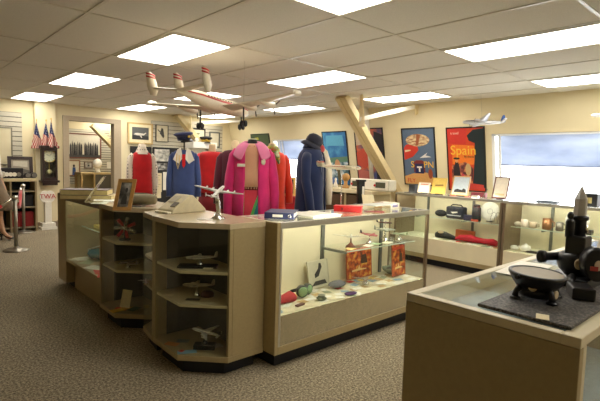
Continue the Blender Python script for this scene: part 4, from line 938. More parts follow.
# blue jacket with white lapels and a cap on a rod
BLUE = cloth('airforce_blue_wool', (58, 78, 132))
bl_ = tuple(ad(184, 165, 6.1).xy)+(0,)
r = dress_form('dressed_form', 'air force blue jacket with white lapels and red tie, under a peaked cap on rod', bl_, radians(-30), k=.73)
j = MB(); torso(j, .74, 1.47, 1., 0, 6, .03); j.build('jacket_body', BLUE, r, local=True)
for s in (-1, 1): sleeve(MB(), s, 1.45, .86, 1.).build('sleeve', BLUE, r, local=True)
for s in (-1, 1):
    MB().slab([Vector(p) for p in ((s*.05, -.09, 1.50), (s*.115, -.105, 1.47), (s*.185, -.148, 1.34), (s*.09, -.160, 1.29), (s*.02, -.150, 1.36))], .007 if s > 0 else -.007).build('white_lapel', PAPER, r, local=True)
MB().slab([Vector((-.03, -.147, 1.41)), Vector((.03, -.147, 1.41)), Vector((.028, -.156, 1.27)), Vector((0, -.158, 1.235)), Vector((-.028, -.156, 1.27))], .012).build('red_tie', RED, r, local=True)
MB().tube([(-.12, -.135, 1.42), (-.125, -.155, 1.3), (-.10, -.16, 1.22), (-.075, -.16, 1.3), (-.08, -.15, 1.40)], .009, 8).build('gold_cord', F_((222, 196, 130), .5), r, local=True)
MB().tube([(0, 0, 1.47), (0, 0, 1.64)], .011, 8).build('cap_rod', BLACK, r, local=True)
officer_cap('peaked_cap', 'dark blue peaked cap on a rod above the blue jacket', Vector(bl_)+Vector((0, 0, 1.60)), 1.0, cloth('navy_cap', (44, 50, 96)), cloth('navy_cap_band', (34, 38, 70)), GOLD, tilt=Matrix.Rotation(radians(-10), 4, 'Y'), rz=radians(10))

# red waistcoat over a polka dot blouse
def polka():
    m = bpy.data.materials.new('polka_dot_blouse'); m.use_nodes = True; nt = m.node_tree; b = nt.nodes['Principled BSDF']; b.inputs['Roughness'].default_value = .8
    tc = nt.nodes.new('ShaderNodeTexCoord'); v = nt.nodes.new('ShaderNodeTexVoronoi'); v.inputs['Scale'].default_value = 24; v.inputs['Randomness'].default_value = .15
    r = nt.nodes.new('ShaderNodeValToRGB'); r.color_ramp.interpolation = 'CONSTANT'; r.color_ramp.elements[0].color = (*lin((40, 36, 44)), 1); r.color_ramp.elements[1].position = .25; r.color_ramp.elements[1].color = (*lin((236, 222, 204)), 1)
    nt.links.new(tc.outputs['Object'], v.inputs['Vector']); nt.links.new(v.outputs['Distance'], r.inputs['Fac']); nt.links.new(r.outputs['Color'], b.inputs['Base Color']); return m
POLKA = polka()
r = dress_form('dressed_form', 'red waistcoat over a white polka dot blouse, leftmost of the dressed forms', tuple(ad(142, 165, 6.3).xy)+(0,), radians(165), k=.74)
j = MB(); torso(j, .8, 1.43, .98, 0, 4, .02, [(0, .20, .15), (.3, .185, .135), (.55, .175, .125), (.75, .185, .13), (.92, .175, .12), (.97, .15, .10), (1., .11, .085)]); j.build('waistcoat', RED, r, local=True)
bz = MB(); bz.lathe([(.13, 1.40), (.10, 1.45), (.075, 1.49), (.062, 1.535), (.056, 1.53)], n=22, cap=False); bz.build('blouse_collar', POLKA, r, local=True)
for s in (-1, 1): MB().tube([(s*.15, 0, 1.385), (s*.19, 0, 1.34), (s*.215, 0, 1.2), (s*.222, .0, 1.0), (s*.218, 0, .86)], [.052, .062, .064, .066, .05], 16).build('blouse_sleeve', POLKA, r, local=True)
neck(r, 1.46, FORM, .085)

# ------------------------------------------------------------------ the person at the left edge
def person():
    p = az(-8.5, 238.5, 0); rz = radians(47.6)
    r = thing('person', 'person in brown skirt and black heels standing at the left edge of the picture', 'person', p, rz)
    me = bpy.data.meshes.new('body'); bm = bmesh.new()
    J = {'pel': ((0, 0, .93), .13), 'spi': ((0, .01, 1.08), .12), 'che': ((0, .02, 1.24), .135), 'nk0': ((0, .01, 1.40), .06), 'nk': ((0, 0, 1.46), .048), 'hd0': ((0, -.015, 1.52), .07), 'hd1': ((0, -.02, 1.60), .085), 'hd2': ((0, -.01, 1.67), .06)}
    for s, n in ((-1, 'l'), (1, 'r')):
        yk, ya = (-.20, -.25) if s < 0 else (.02, .16)
        J.update({'hip'+n: ((s*.085, 0, .87), .09), 'kn'+n: ((s*.09, yk, .50), .057), 'cf'+n: ((s*.092, yk*.6+ya*.4+.03, .36), .055), 'an'+n: ((s*.095, ya, .125), .034), 'ft'+n: ((s*.10, ya-.07, .055), .034), 'to'+n: ((s*.10, ya-.14, .035), .028),
                  'sh'+n: ((s*.165, .015, 1.36), .055), 'el'+n: ((s*.22, .03, 1.1), .042), 'wr'+n: ((s*.22, -.05, .87), .03), 'pa'+n: ((s*.222, -.075, .80), .032)})
        for k in range(4): J['f%d%s' % (k, n)] = ((s*(.215+.004*k), -.055-.018*k, .765), .010); J['g%d%s' % (k, n)] = ((s*(.205+.002*k), -.05-.019*k, .72-.006*(k in (1, 2))), .0085)
        J['t0'+n] = ((s*.2, -.11, .80), .011); J['t1'+n] = ((s*.188, -.125, .765), .009)
    E_ = [('pel', 'spi'), ('spi', 'che'), ('che', 'nk0'), ('nk0', 'nk'), ('nk', 'hd0'), ('hd0', 'hd1'), ('hd1', 'hd2')]
    for n in 'lr':
        E_ += [('pel', 'hip'+n), ('hip'+n, 'kn'+n), ('kn'+n, 'cf'+n), ('cf'+n, 'an'+n), ('an'+n, 'ft'+n), ('ft'+n, 'to'+n), ('che', 'sh'+n), ('sh'+n, 'el'+n), ('el'+n, 'wr'+n), ('wr'+n, 'pa'+n), ('pa'+n, 't0'+n), ('t0'+n, 't1'+n)]
        for k in range(4): E_ += [('pa'+n, 'f%d%s' % (k, n)), ('f%d%s' % (k, n), 'g%d%s' % (k, n))]
    ks = list(J); me.from_pydata([J[k][0] for k in ks], [(ks.index(a), ks.index(b)) for a, b in E_], [])
    o = bpy.data.objects.new('body', me); COL.objects.link(o); o.parent = r
    me.materials.append(SKIN)
    o.modifiers.new('skin', 'SKIN'); o.modifiers.new('smooth', 'SUBSURF').levels = 1; o.modifiers['smooth'].render_levels = 2
    sv = me.skin_vertices[0].data
    for i, k in enumerate(ks): sv[i].radius = (J[k][1], J[k][1]*(.72 if k in ('che', 'spi') else .9)); sv[i].use_root = (k == 'pel')
    o.modifiers['skin'].use_smooth_shade = True
    SK = cloth('brown_olive_skirt', (104, 84, 56)); TOP = cloth('white_blouse', (226, 220, 208), .04)
    MB().loft([[sup(a, b, 2*pi*i/32)*(1+.02*sin(6*i))+Vector((0, yo, z)) for i in range(32)] for z, a, b, yo in ((.47, .215, .22, -.14), (.62, .205, .19, -.10), (.8, .19, .15, -.035), (.95, .165, .135, 0), (1.03, .14, .12, 0))]).build('skirt', SK, r, local=True)
    MB().loft([[sup(a, b, 2*pi*i/28)+Vector((0, .01, z)) for i in range(28)] for z, a, b in ((1.0, .15, .128), (1.12, .148, .128), (1.26, .172, .142), (1.36, .17, .115), (1.41, .10, .08), (1.43, .07, .066))]).build('blouse', TOP, r, local=True)
    for s in (-1, 1): MB().tube([(s*.14, .015, 1.37), (s*.185, .02, 1.32), (s*.222, .03, 1.1), (s*.222, -.02, .95)], [.058, .064, .054, .044], 14).build('sleeve', TOP, r, local=True)
    MB().ell((0, .012, 1.635), .098, .108, .105).build('hair', F_((60, 40, 28), .8), r, local=True)
    for s in (-1, 1): MB().ell((s*.032, -.1, 1.60), .012, .008, .008, 10, 6).build('eye', BLACK, r, local=True)
    MB().ell((0, -.108, 1.57), .011, .014, .018, 10, 6).build('nose', SKIN, r, local=True); MB().ell((0, -.096, 1.535), .022, .008, .007, 10, 6).build('mouth', F_((170, 70, 66), .5), r, local=True)
    for s in (-1, 1):
        yo = (-.25 if s < 0 else .16)-.03
        sh = MB(); sh.loft([[Vector((s*.1+a*.04*w, y+yo, z+(.028 if i_ > 0 else 0)*h)) for a in (-1, -.5, .5, 1)] for i_, (y, w, z, h) in enumerate(((.06, .6, .09, 1), (.03, .8, .075, 1), (-.04, 1.0, .03, 1), (-.11, .9, .008, 1), (-.15, .3, .008, 1)))], False, False)
        sh.build('shoe', BLACK, r, local=True, solid=.012)
        MB().lathe([(.012, .001), (.01, .04), (.022, .085)], (s*.1, .055+yo, 0), 10).build('shoe_heel', BLACK, r, local=True)
    return r
person()
def MBS():
    m = MB(); f0 = m.loft; m.loft = lambda a, c=True, *k: f0(a, c, True, False); return m
# ------------------------------------------------------------------ the big airliner hung over the cases
rgt, fwd = Vector((_r0.x, _r0.y, 0)), Vector((cos(YAW), sin(YAW), 0))
def lat(l, d, z): v = rgt*l+fwd*d; return Vector((v.x, v.y, z))
tp_, np_ = ad(178, 96, 3.62), ad(245, 111, 4.85); np_.z = tp_.z+.03
dv = np_-tp_; Lc = 1.36; hd = math.atan2(dv.y, dv.x)
big = aircraft('airliner_model', 'large cream triple-tailed propeller airliner with red stripes hung above the uniforms', tp_.lerp(np_, .55), hd, Lc, (232, 220, 194), (196, 60, 50), 1.1, 3, 4, None, roll=radians(-3), gear=True, tipcol=(236, 230, 212))
for s in (-1, 1):
    q = Matrix.Rotation(hd, 4, 'Z') @ Vector((.1, s*.2, .03)); top = tp_.lerp(np_, .55)+q
    Ri = big.matrix_world.inverted() if False else None
    a = Vector((.1, s*.2, .01)); MB().tube([a, a+Vector((0, s*.02, .40))], .0012, 5).build('hanging_wire', STEEL, big, local=True)
# small airliner over the orange poster
c = ad(483, 121.5, 6.1)
a_, b_ = ad(504, 123, 5.9), ad(464, 122, 5.9); 
sv_ = aircraft('airliner_model', 'small silver model airliner with blue tail hung above the orange poster', a_.lerp(b_, .55), math.atan2((b_-a_).y, (b_-a_).x), .54, (206, 208, 214), (110, 104, 112), 1.0, 1, 2, None, roll=radians(14), fin_col=(60, 100, 180))
MB().tube([(0, 0, .01), (0, 0, CEIL-a_.z-.02)], .001, 5).build('hanging_wire', STEEL, sv_, local=True)
c = ad(608, 115.5, 5.2)
sv_ = aircraft('airliner_model', 'white model aircraft hung at the right edge, only its nose in view', c, math.atan2(-rgt.y, -rgt.x), .42, (240, 238, 232), None, 1.0, 1, 2)
MB().tube([(0, 0, .01), (0, 0, CEIL-c.z-.003)], .001, 5).build('hanging_wire', STEEL, sv_, local=True)

# ------------------------------------------------------------------ on top of the near corner cabinet and long case
# silver trophy aircraft
c = az(218, 219, HT); t_ = c+Vector((0, 0, .001)); h_ = ay(218, 191.5, c.y).z-HT
a_, b_ = ay(199, 183, c.y+.05), ay(241, 190.5, c.y-.03)
tro = aircraft('desk_model', 'chrome desk model airliner banking on a curved chrome stand', Vector((c.x, c.y, HT+h_)), math.atan2(.35, .5), .22, (214, 210, 204), None, 1.55, 3, 4, None, pitch=radians(-18), roll=radians(8))
S = MB(); Ri = (Matrix.Rotation(math.atan2(.35, .5), 4, 'Z') @ Matrix.Rotation(radians(-18), 4, 'Y') @ Matrix.Rotation(radians(8), 4, 'X')).to_3x3().inverted()
S.tube([Ri @ Vector(p) for p in ((-.015, 0, -.008), (-.005, 0, -h_*.35), (.004, 0, -h_*.7), (0, 0, -h_+.02))], [.012, .016, .014, .02], 12); S.build('stand_post', CHROME, tro, local=True)
MB().lathe([(.048, -h_+.001), (.046, -h_+.008), (.026, -h_+.02), (.018, -h_+.04)], n=22, M=Ri.to_4x4()).build('stand_base', CHROME, tro, local=True)
sheet('label_card', 'white card lying beside the chrome desk model stand', 'card', az(205, 219.5, HT+.0005), .10, .05, radians(-38), PAPER)
# beige console
q = az(181, 212, HT); rz_ = radians(-28)
con = thing('desk_console', 'beige wedge shaped desk console with dark slot, on the near corner cabinet', 'console', (q.x+.02, q.y+.02, HT), radians(10))
prof = [(-.155, 0), (.155, 0), (.152, .02), (.035, .125), (.005, .128), (-.148, .026)]
mb = MB(); w_ = .085; v = [(x, -w_, z) for x, z in prof]+[(x, w_, z) for x, z in prof]; k = len(prof)
mb.add(v, [tuple(range(k)), tuple(reversed(range(k, 2*k)))]+[(i, k+i, k+(i+1) % k, (i+1) % k) for i in range(k)], False); mb.build('housing', F_((216, 204, 168), .5), con, local=True, bevel=.008)
sl = Matrix.Rotation(-math.atan2(.102, .153), 4, 'Y')
MB().cbox((-.10, -.045, .0605), (.05, .05, .008), M=sl).build('dark_slot', F_((92, 82, 64), .5), con, local=True); MB().cbox((-.05, .02, .093), (.07, .08, .006), M=sl).build('key_plate', F_((190, 180, 150), .5), con, local=True)
MB().cbox((-.155, .0, .008), (.06, .15, .012)).build('front_tray', F_((236, 228, 200), .5), con, local=True, bevel=.003)
# blue binder, white open book, red box
a, b = az(264, 219.2, HT), az(294, 220.5, HT)
bd = thing('ring_binder', 'navy blue ring binder with white spine label, at left end of the long case', 'binder', az(279, 219, HT), math.atan2((b-a).y, (b-a).x)); Lb = (b-a).length
MB().box(-Lb/2, Lb/2, .0, .004, 0, .042).build('spine', F_((34, 42, 88), .5), bd, local=True); MB().box(-Lb/2, Lb/2, .004, .26, .038, .042).build('front_cover', F_((34, 42, 88), .5), bd, local=True); MB().box(-Lb/2, Lb/2, .004, .26, 0, .004).build('back_cover', F_((34, 42, 88), .5), bd, local=True)
MB().box(-Lb/2+.01, Lb/2-.008, .02, .25, .005, .034).build('page_block', PAPER, bd, local=True); MB().box(-.045, .025, -.001, -.0001, .012, .03).build('spine_label', PAPER, bd, local=True); MB().lathe([(.012, 0), (.012, .0015), (.007, .0015), (.007, 0)], (Lb/2-.03, -.0002, .021), 16, Rx, cap=False).build('finger_ring', CHROME, bd, local=True)
q = az(318, 216, HT); bo = thing('open_book', 'white open book lying on the long case right of the navy binder', 'book', (q.x+.035, q.y+.06, HT), radians(2))
for s in (-1, 1): MB().loft([[Vector((s*x, -.12, z)) for x, z in ((0, .001), (.15, .001), (.15, .008), (.06, .018), (0, .012))], [Vector((s*x, .12, z)) for x, z in ((0, .001), (.15, .001), (.15, .008), (.06, .018), (0, .012))]], sm=False).build('page', PAPER, bo, local=True)
a, b = az(333.5, 211.5, HT), az(361, 213, HT); L_ = (b-a).length
rb = thing('red_box', 'long bright red box lying on top of the long display case', 'box', a.lerp(b, .5), math.atan2((b-a).y, (b-a).x)); MB().box(-L_/2, L_/2, 0, .10, .0005, .046).build('body', F_((206, 26, 26), .4), rb, local=True, bevel=.003); MB().cbox((-L_/2+.07, -.0015, .025), (.016, .003, .02)).build('clasp', F_((120, 20, 20), .4), rb, local=True)
MB().box(-L_/2-.002, L_/2+.002, -.002, .102, .036, .049).build('lid', F_((214, 32, 30), .4), rb, local=True, bevel=.002)
# black stand with silver airliner
q = az(364, 207, HT); st = thing('display_stand', 'black pillar display stand with white plaque, between red box and books', 'display stand', (q.x-.02, q.y+.03, HT), radians(-20))
MB().box(-.065, .075, -.05, .05, .0005, .016).box(-.05, .05, -.036, .036, .016, .03).build('base', BLACK, st, local=True, bevel=.003); hs = ay(365, 180.5, q.y+.03).z-HT
MB().box(-.032, .032, -.016, .016, .03, hs).box(-.042, .042, -.022, .022, hs-.01, hs+.008).build('pillar', BLACK, st, local=True, bevel=.002); MB().box(.006, .028, -.0185, -.0165, hs*.42, hs*.78).build('plaque', PAPER, st, local=True)
for s in (0, 1): MB().ell((.055+.012*s, -.03, .035), .008, .008, .02, 8, 6).build('gold_figure', GOLD, st, local=True)
p_ = ay(342, 167.5, 2.585); a_, b_ = p_-rgt*.2, p_+rgt*.2
aircraft('desk_model', 'long silver model airliner on thin stand above the black pillar stand', Vector((p_.x, p_.y, p_.z)), math.atan2(rgt.y, rgt.x)+radians(12), .36, (206, 196, 170), (170, 90, 70), 1.15, 3, 4, None, stand=(p_.z-HT-.001, .022), standcol=SILVER)
# books and magazines
def book(label, x, y, w, d, h, rz, col, z=HT, grp=None, spine=None, page=True):
    p = az(x, y, z); r = thing('book', label, 'book', (p.x, p.y, z+.0005), rz, grp)
    MB().box(-w/2, w/2, 0, d, 0, .003).box(-w/2, w/2, 0, d, h-.003, h).box(-w/2, w/2, 0, .003, .003, h-.003).build('cover', F_(col, .5), r, local=True)
    MB().box(-w/2+.004, w/2-.004, .0035, d-.004, .0035, h-.0035).build('page_block', CREAMP, r, local=True)
    if spine: MB().box(-w*.3, w*.3, -.001, -.0001, h*.25, h*.75).build('spine_label', F_(spine, .5), r, local=True)
    return r
book('thick pale book with blue and red spine print, stacked at right on the long case', 395, 208.5, .15, .16, .048, radians(5), (232, 224, 200), spine=(120, 110, 150), grp='books on the long case')
book('brown edged thick book left of the pale one on the long case', 379, 208.2, .10, .15, .05, radians(-12), (176, 142, 92), grp='books on the long case')
ov = settle(MB().cbox((0, 0, 0), (.3, .16, .006), radians(4)).build('magazine', F_((206, 208, 200), .5))); q = az(384, 205, HT+.055); ov.location = (q.x, q.y+.06, HT+.0505); tag(ov, 'pale magazine lying across the two thick books', 'magazine')
ov.location.z = HT+.0515
sheet('magazine', 'dark red magazine lying flat in front of the books on the long case', 'magazine', az(374, 211.5, HT+.0005), .16, .07, radians(-30), F_((130, 20, 34), .4), .004)
q = az(352, 206, HT); cd = MB().slab([(-.055, 0, 0), (.055, 0, 0), (.05, .05, .115), (-.06, .05, .115)], .004).build('leaning_card', CREAMP); cd.location = (q.x-.005, 2.58, HT+.001); cd.rotation_euler = (0, 0, radians(-30)); tag(cd, 'cream card leaning upright behind the red box', 'card')
q = az(336, 206, HT); o = settle(MB().cbox((0, 0, 0), (.19, .1, .035), radians(-8)).build('white_carton', F_((226, 218, 190), .6), bevel=.003)); o.location = (q.x-.06, 2.575, HT+.0005); tag(o, 'flat white carton behind the red box on the long case', 'box')
# back counter things
zt = .981
def bkp(x, X): p = ax(x, 189, X); return p.y
y0, y1 = bkp(353.5, 5.2), bkp(392, 5.2)
bus = thing('bus_model', 'white boxy bus model with red lamps on the beige back counter', 'model bus', (5.2, (y0+y1)/2, zt)); hb = ax(373, 179.5, 5.12).z-zt; 
MB().box(5.12, 5.30, y1, y0, zt+.015, zt+hb).build('body', F_((238, 232, 214), .4), bus, bevel=.012)
for k in range(2): ya = y1+(y0-y1)*(.08+.62*k); MB().box(5.116, 5.1195, ya, ya+(y0-y1)*.24, zt+hb*.3, zt+hb*.78).build('window', F_((92, 92, 74), .2), bus)
MB().box(5.112, 5.1195, y1+(y0-y1)*.36, y1+(y0-y1)*.66, zt+.02, zt+hb*.8).build('white_panel', PAPER, bus)
for k in range(2): MB().lathe([(.018, 0), (.016, .008)], (5.118, y1+(y0-y1)*(.34, .95)[k], zt+hb*.5), 12, Matrix.Rotation(-pi/2, 4, 'Y')).build('red_lamp', F_((200, 30, 36), .3), bus)
MB().box(5.13, 5.29, y1+.02, y0-.02, zt, zt+.014).build('plinth', F_((200, 190, 160), .5), bus)
p = ax(345.5, 187, 5.2); p.y += .0; gl = thing('wooden_globe', 'round wooden ball on a short stand on the back counter', 'globe', (5.2, p.y, zt)); rr_ = .062
MB().ell((5.2, p.y, zt+.165), rr_, rr_, rr_, 18, 12).build('ball', WOOD, gl); MB().lathe([(.055, 0), (.05, .03), (.028, .06), (.028, .11)], (5.2, p.y, zt), 16).build('stand', WOOD, gl)
p = ax(335.5, 187, 5.18); o = settle(MB().lathe([(.04, 0), (.035, .04), (.012, .1), (.02, .13), (.005, .15)], (0, 0, 0), 14).build('white_figurine', WHITE)); o.location = (5.18, p.y, zt); tag(o, 'small white figurine left of the wooden ball on the back counter', 'figurine')
# yellow framed boards by the red box, on a low table between the forms and the coat
tx = ad(290, 200, 6.1); tb_ = thing('side_table', 'low table with red cloth between the orange dress and navy coat', 'table', (tx.x, tx.y, 0), radians(-40)); tz = ad(290, 196, 6.1).z
MB().box(-.28, .28, -.22, .22, tz-.03, tz).build('top', F_((206, 186, 140), .5), tb_, local=True)
for x in (-.26, .26):
    for y in (-.2, .2): MB().box(x-.02, x+.02, y-.02, y+.02, 0, tz-.03).build('leg', F_((120, 90, 60), .5), tb_, local=True)
rc = MB(); rc.box(-.285, .285, -.226, -.222, tz-.3, tz+.002).box(-.285, .285, -.222, .225, tz+.0005, tz+.003); o = rc.build('tablecloth', F_((170, 20, 28), .8)); o.location = (tx.x, tx.y, 0); o.rotation_euler = (0, 0, radians(-40)); tag(o, 'red cloth draped over the low table beside the navy coat', 'tablecloth')
pz_ = ad(288.5, 180, 5.4); u = Vector((cos(radians(-40)), sin(radians(-40)), 0)); nn = Vector((-u.y, u.x, 0))*-1
framed('picture_frame', 'gold framed dark picture leaning on the red cloth table', (tx.x-u.x*.05, tx.y-u.y*.05, tz+.004), .24, ad(289, 177, 6.1).z-tz, u, Vector((0, 0, 1))-nn*.15, nn, F_((208, 176, 96), .4, .3), [F_((50, 40, 34), .5), (F_((96, 76, 60), .5), [(.2, .2), (.8, .2), (.7, .7), (.3, .7)])], fw=.03, cat='picture frame')
o = settle(MB().cbox((0, 0, 0), (.2, .16, .09), radians(-40)).build('grey_box', F_((150, 148, 140), .6), bevel=.004)); q = tx+u*.0-nn*.13; o.location = (q.x, q.y, tz+.004); o.location.z = tz+.0035; tag(o, 'grey box behind the gold framed picture by the navy coat', 'box')

# ------------------------------------------------------------------ on top of the left case and middle cabinet
def lt(x, y): return az(x, y, HT)
zz_ = HT
for k, (x, y, w, d, h, col, l) in enumerate(((86, 199.5, .44, .26, .035, (222, 206, 150), 'lower wide cream book of the stack on the left case'), (84, 199.5, .40, .24, .05, (214, 196, 136), 'thick upper book with dark cover, top of the stack on the left case'))):
    p = lt(x, y); r = thing('book', l, 'book', (p.x, p.y, zz_+.0006), radians(-35+4*k), 'stacked books on the left case')
    MB().box(-w/2, w/2, 0, d, 0, .004).box(-w/2, w/2, 0, d, h-.004, h).box(-w/2, -w/2+.004, 0, d, .004, h-.004).build('cover', F_((200, 180, 130) if k == 0 else (84, 66, 70), .5), r, local=True); MB().box(-w/2+.005, w/2-.004, .004, d-.004, .0045, h-.0045).build('page_block', F_(col, .8), r, local=True); zz_ += h+.001
q = lt(89, 202); r = thing('sign_holder', 'clear acrylic slanted sign holder on the left case', 'sign holder', (q.x-.02, q.y, HT), math.atan2(rgt.y, rgt.x)-pi/2+radians(16))
ACR = glass_mat('clear_acrylic', (.9, .9, .88), .12, .8)
MB().slab([(-.09, 0, .004), (.09, 0, .004), (.09, .14, .22), (-.09, .14, .22)], .006).build('slanted_plate', ACR, r, local=True); MB().slab([(-.085, -.003, .01), (.085, -.003, .01), (.085, .135, .215), (-.085, .135, .215)], .001).build('paper_insert', F_((236, 226, 196), .7), r, local=True); MB().box(-.09, .09, .0, .13, 0.0005, .005).build('foot', ACR, r, local=True)
q = lt(119, 211); a, b = ay(111.5, 208, q.y), ay(128, 208, q.y)
ang = radians(-32); u = Vector((cos(ang), sin(ang), 0)); nn = Vector((u.y, -u.x, 0))
framed('picture_frame', 'wooden framed black and white photograph standing on the middle cabinet', (q.x+.03, q.y+.02, HT+.004), .125, .235, u, Vector((0, 0, 1))-nn*.28+u*.14, nn, WOOD, [BWPHOTO, (F_((52, 52, 50), .6), [(.25, .1), (.8, .1), (.75, .4), (.5, .55), (.3, .35)]), (F_((60, 58, 56), .6), oval(.6, .68, .12, .1))], fw=.025, easel=True, cat='picture frame')
q = lt(137, 205.5); HS = 1.45; r = thing('soft_case', 'grey green soft case lying on the middle cabinet', 'case', (q.x, q.y, HT), radians(-38))
cs = MB(); cs.loft([[Vector((x, .06*k_*cos(2*pi*i/14), .049+.045*k_*sin(2*pi*i/14)+.0025)) for i in range(14)] for x, k_ in ((-.15, .5), (-.13, .9), (-.03, 1.05), (.1, 1), (.145, .85), (.155, .5))]); cs.build('body', F_((134, 124, 96), .8), r, local=True); MB().tube([(-.10, 0, .094), (-.04, 0, .100), (.06, 0, .098), (.11, 0, .092)], .006, 8).build('zip', F_((90, 84, 68), .8), r, local=True)
sheet('folder', 'dark grey folder lying beside the soft case on the middle cabinet', 'folder', az(130, 206.2, HT+.0005), .22, .10, radians(-45), F_((96, 90, 78), .6), .006)
sheet('leaflet', 'white leaflet on top of the left case near the wooden frame', 'leaflet', az(106, 200.5, HT+.0005), .2, .2, radians(-20), F_((234, 236, 220), .5), .003)
sheet('leaflet', 'pale green leaflet in front of the wooden framed photograph', 'leaflet', az(100, 203, HT+.0005), .12, .16, radians(-30), F_((206, 214, 186), .5), .002)

# ------------------------------------------------------------------ inside the near corner cabinet
ZS1, ZS2, ZB = .661, .449, .126
def mini(label, x, y, z, rz, L, col, trim, st, **k):
    p = az(x, y, z); return aircraft('model_aircraft', label, (p.x, p.y, z+st), rz, L, col, trim, group=k.pop('group', 'model aircraft in the corner cabinets'), stand=(st-.0006, k.pop('rb', .03)), standcol=k.pop('sc', CHROME), **k)
hdg = math.atan2(rgt.y, rgt.x)
p = az(198, 267, ZS1); o = settle(MB().cbox((0, 0, 0), (.25, .1, .012), hdg+.05).build('display_plinth', BLACK, bevel=.002)); o.location = (p.x, p.y, ZS1+.0005); tag(o, 'flat black plinth under the silver airliner on the upper shelf', 'plinth')
mini('silver airliner model on the black plinth, upper shelf of the near corner cabinet', 200, 265, ZS1+.013, hdg+radians(188), .2, (216, 208, 190), (120, 110, 100), .05, span=.8, rb=.02)
mini('silver airliner model on the middle shelf of the near corner cabinet', 197, 296, ZS2, hdg+radians(180), .21, (204, 192, 168), (130, 116, 96), .075, span=.8, rb=.02)
p = az(200, 297, ZS2); o = settle(MB().lathe([(.045, 0), (.045, .016), (.034, .03), (.01, .034)], n=18).build('brown_dome', F_((104, 50, 34), .4))); o.location = (p.x+.05, p.y-.01, ZS2+.0005); tag(o, 'low brown dome base at right on the middle shelf, near corner cabinet', 'dome')
p = az(207, 352, ZB); bb = settle(MB().cbox((0, 0, 0), (.14, .07, .03), hdg).build('display_plinth', BLACK, bevel=.004)); bb.location = (p.x+.02, p.y+.06, ZB+.0005); tag(bb, 'black block plinth on the floor of the near corner cabinet', 'plinth')
aircraft('model_aircraft', 'white and black jet airliner model above the black block, near corner cabinet floor', (p.x+.02, p.y+.06, ZB+.11), hdg+radians(165), .2, (224, 220, 206), (30, 30, 34), .9, 1, 4, 'model aircraft in the corner cabinets', pitch=radians(-8), roll=radians(-12), jet=True, stand=(.078, .02), standcol=BLACK, fin_col=(40, 40, 44))
for k, (x, y, w, d, c_, l) in enumerate(((172, 344, .09, .05, (206, 132, 76), 'orange leaflet at left on the floor of the near corner cabinet'), (183, 341, .08, .05, (120, 130, 120), 'grey green leaflet behind the orange one, near corner cabinet floor'), (187, 352, .12, .05, (130, 170, 190), 'pale blue leaflet with red spot on the near corner cabinet floor'), (216, 346, .08, .06, (186, 182, 166), 'grey booklet at right on the near corner cabinet floor'))):
    sheet('leaflet', l, 'leaflet', az(x, y, ZB+.0005), w, d, hdg-.3+.3*k, F_(c_, .5), .002)
sheet('leaflet', 'red spot sticker card on the near corner cabinet floor', 'card', az(181.5, 351, ZB+.003), .03, .03, .3, F_((206, 60, 50), .5), .001)
sheet('label_card', 'cream card lying on the upper shelf in front of the silver airliner', 'card', az(208, 268.5, ZS1+.014), .06, .04, hdg, CREAMP, .001)
sheet('label_card', 'dark plate lying on the middle shelf of the near corner cabinet', 'card', az(193, 299.5, ZS2+.0005), .09, .04, hdg, F_((70, 66, 56), .5), .002)
sheet('leaflet', 'pale card at the left end of the middle shelf, near corner cabinet', 'card', az(169, 295, ZS2+.0005), .06, .05, hdg, CREAMP, .001)
# ------------------------------------------------------------------ inside the middle cabinet and wedge
Z1, Z2 = .689, .469
p = az(124, 241, Z1); en = thing('engine_model', 'small radial engine model with red and silver cylinders on the middle cabinet shelf', 'engine model', (p.x+.02, p.y+.03, Z1)); ce = Vector((p.x+.02, p.y+.03, Z1+.10)); fa = Matrix.Rotation(math.atan2(-ce.y, -ce.x), 4, 'Z') @ Matrix.Rotation(pi/2, 4, 'Y')
MB().lathe([(.03, -.03), (.03, .01), (.018, .03), (.006, .05)], ce, 16, fa).build('crankcase', CHROME, en)
for k in range(7):
    d = fa @ Vector((cos(2*pi*k/7+.2), sin(2*pi*k/7+.2), 0)); cy = MB().tube([ce+d*.028, ce+d*.085], [.012, .014], 10); cy.build('cylinder', F_((180, 36, 36), .4) if k % 2 == 0 else SILVER, en); 
MB().tube([(ce.x, ce.y, Z1+.012), (ce.x, ce.y, ce.z-.02)], .008, 8).lathe([(.045, .0006), (.045, .012), (.01, .014)], (ce.x, ce.y, Z1), 16).build('stand', BLACK, en)
mini('small dark model aircraft on the second shelf of the middle cabinet', 128, 268, Z2, hdg+2.6, .2, (150, 140, 128), (60, 60, 60), .04, span=.9, rb=.02)
p = az(110, 303, .126); cd = MB().slab([(-.045, 0, 0), (.045, 0, 0), (.045, .04, .14), (-.045, .04, .14)], .003).build('standing_card', F_((208, 192, 150), .6)); cd.location = (1.44, 3.66, .127); cd.rotation_euler = (0, radians(0), radians(-60)); tag(cd, 'tall cream card leaning at left on the middle cabinet floor', 'card')
for k, (x, y, c_, l) in enumerate(((121, 309, (206, 44, 40), 'red magazine on the floor of the middle cabinet'), (128, 308.5, (196, 150, 60), 'yellow magazine on the floor of the middle cabinet'), (117, 310.5, (230, 190, 70), 'orange yellow leaflet at the front of the middle cabinet floor'), (134, 309, (66, 96, 66), 'green magazine at right on the middle cabinet floor'))):
    sheet('magazine', l, 'magazine', az(x, y, .1265+.003*k), .10, .07, hdg+.4*k, F_(c_, .5), .0025)
q = az(147, 243, ZS1); aircraft('model_aircraft', 'small chrome model aircraft standing on its tail in the narrow middle cabinet', (1.50, 3.10, ZS1+.12), .4, .12, (216, 206, 196), (190, 60, 60), .8, 1, 2, 'model aircraft in the corner cabinets', pitch=radians(-60), stand=(.119, .03))
mini('small grey model aircraft low in the narrow middle cabinet', 146, 285, ZS2, 1.2, .14, (190, 180, 170), (190, 60, 60), .03, span=.8, rb=.015)
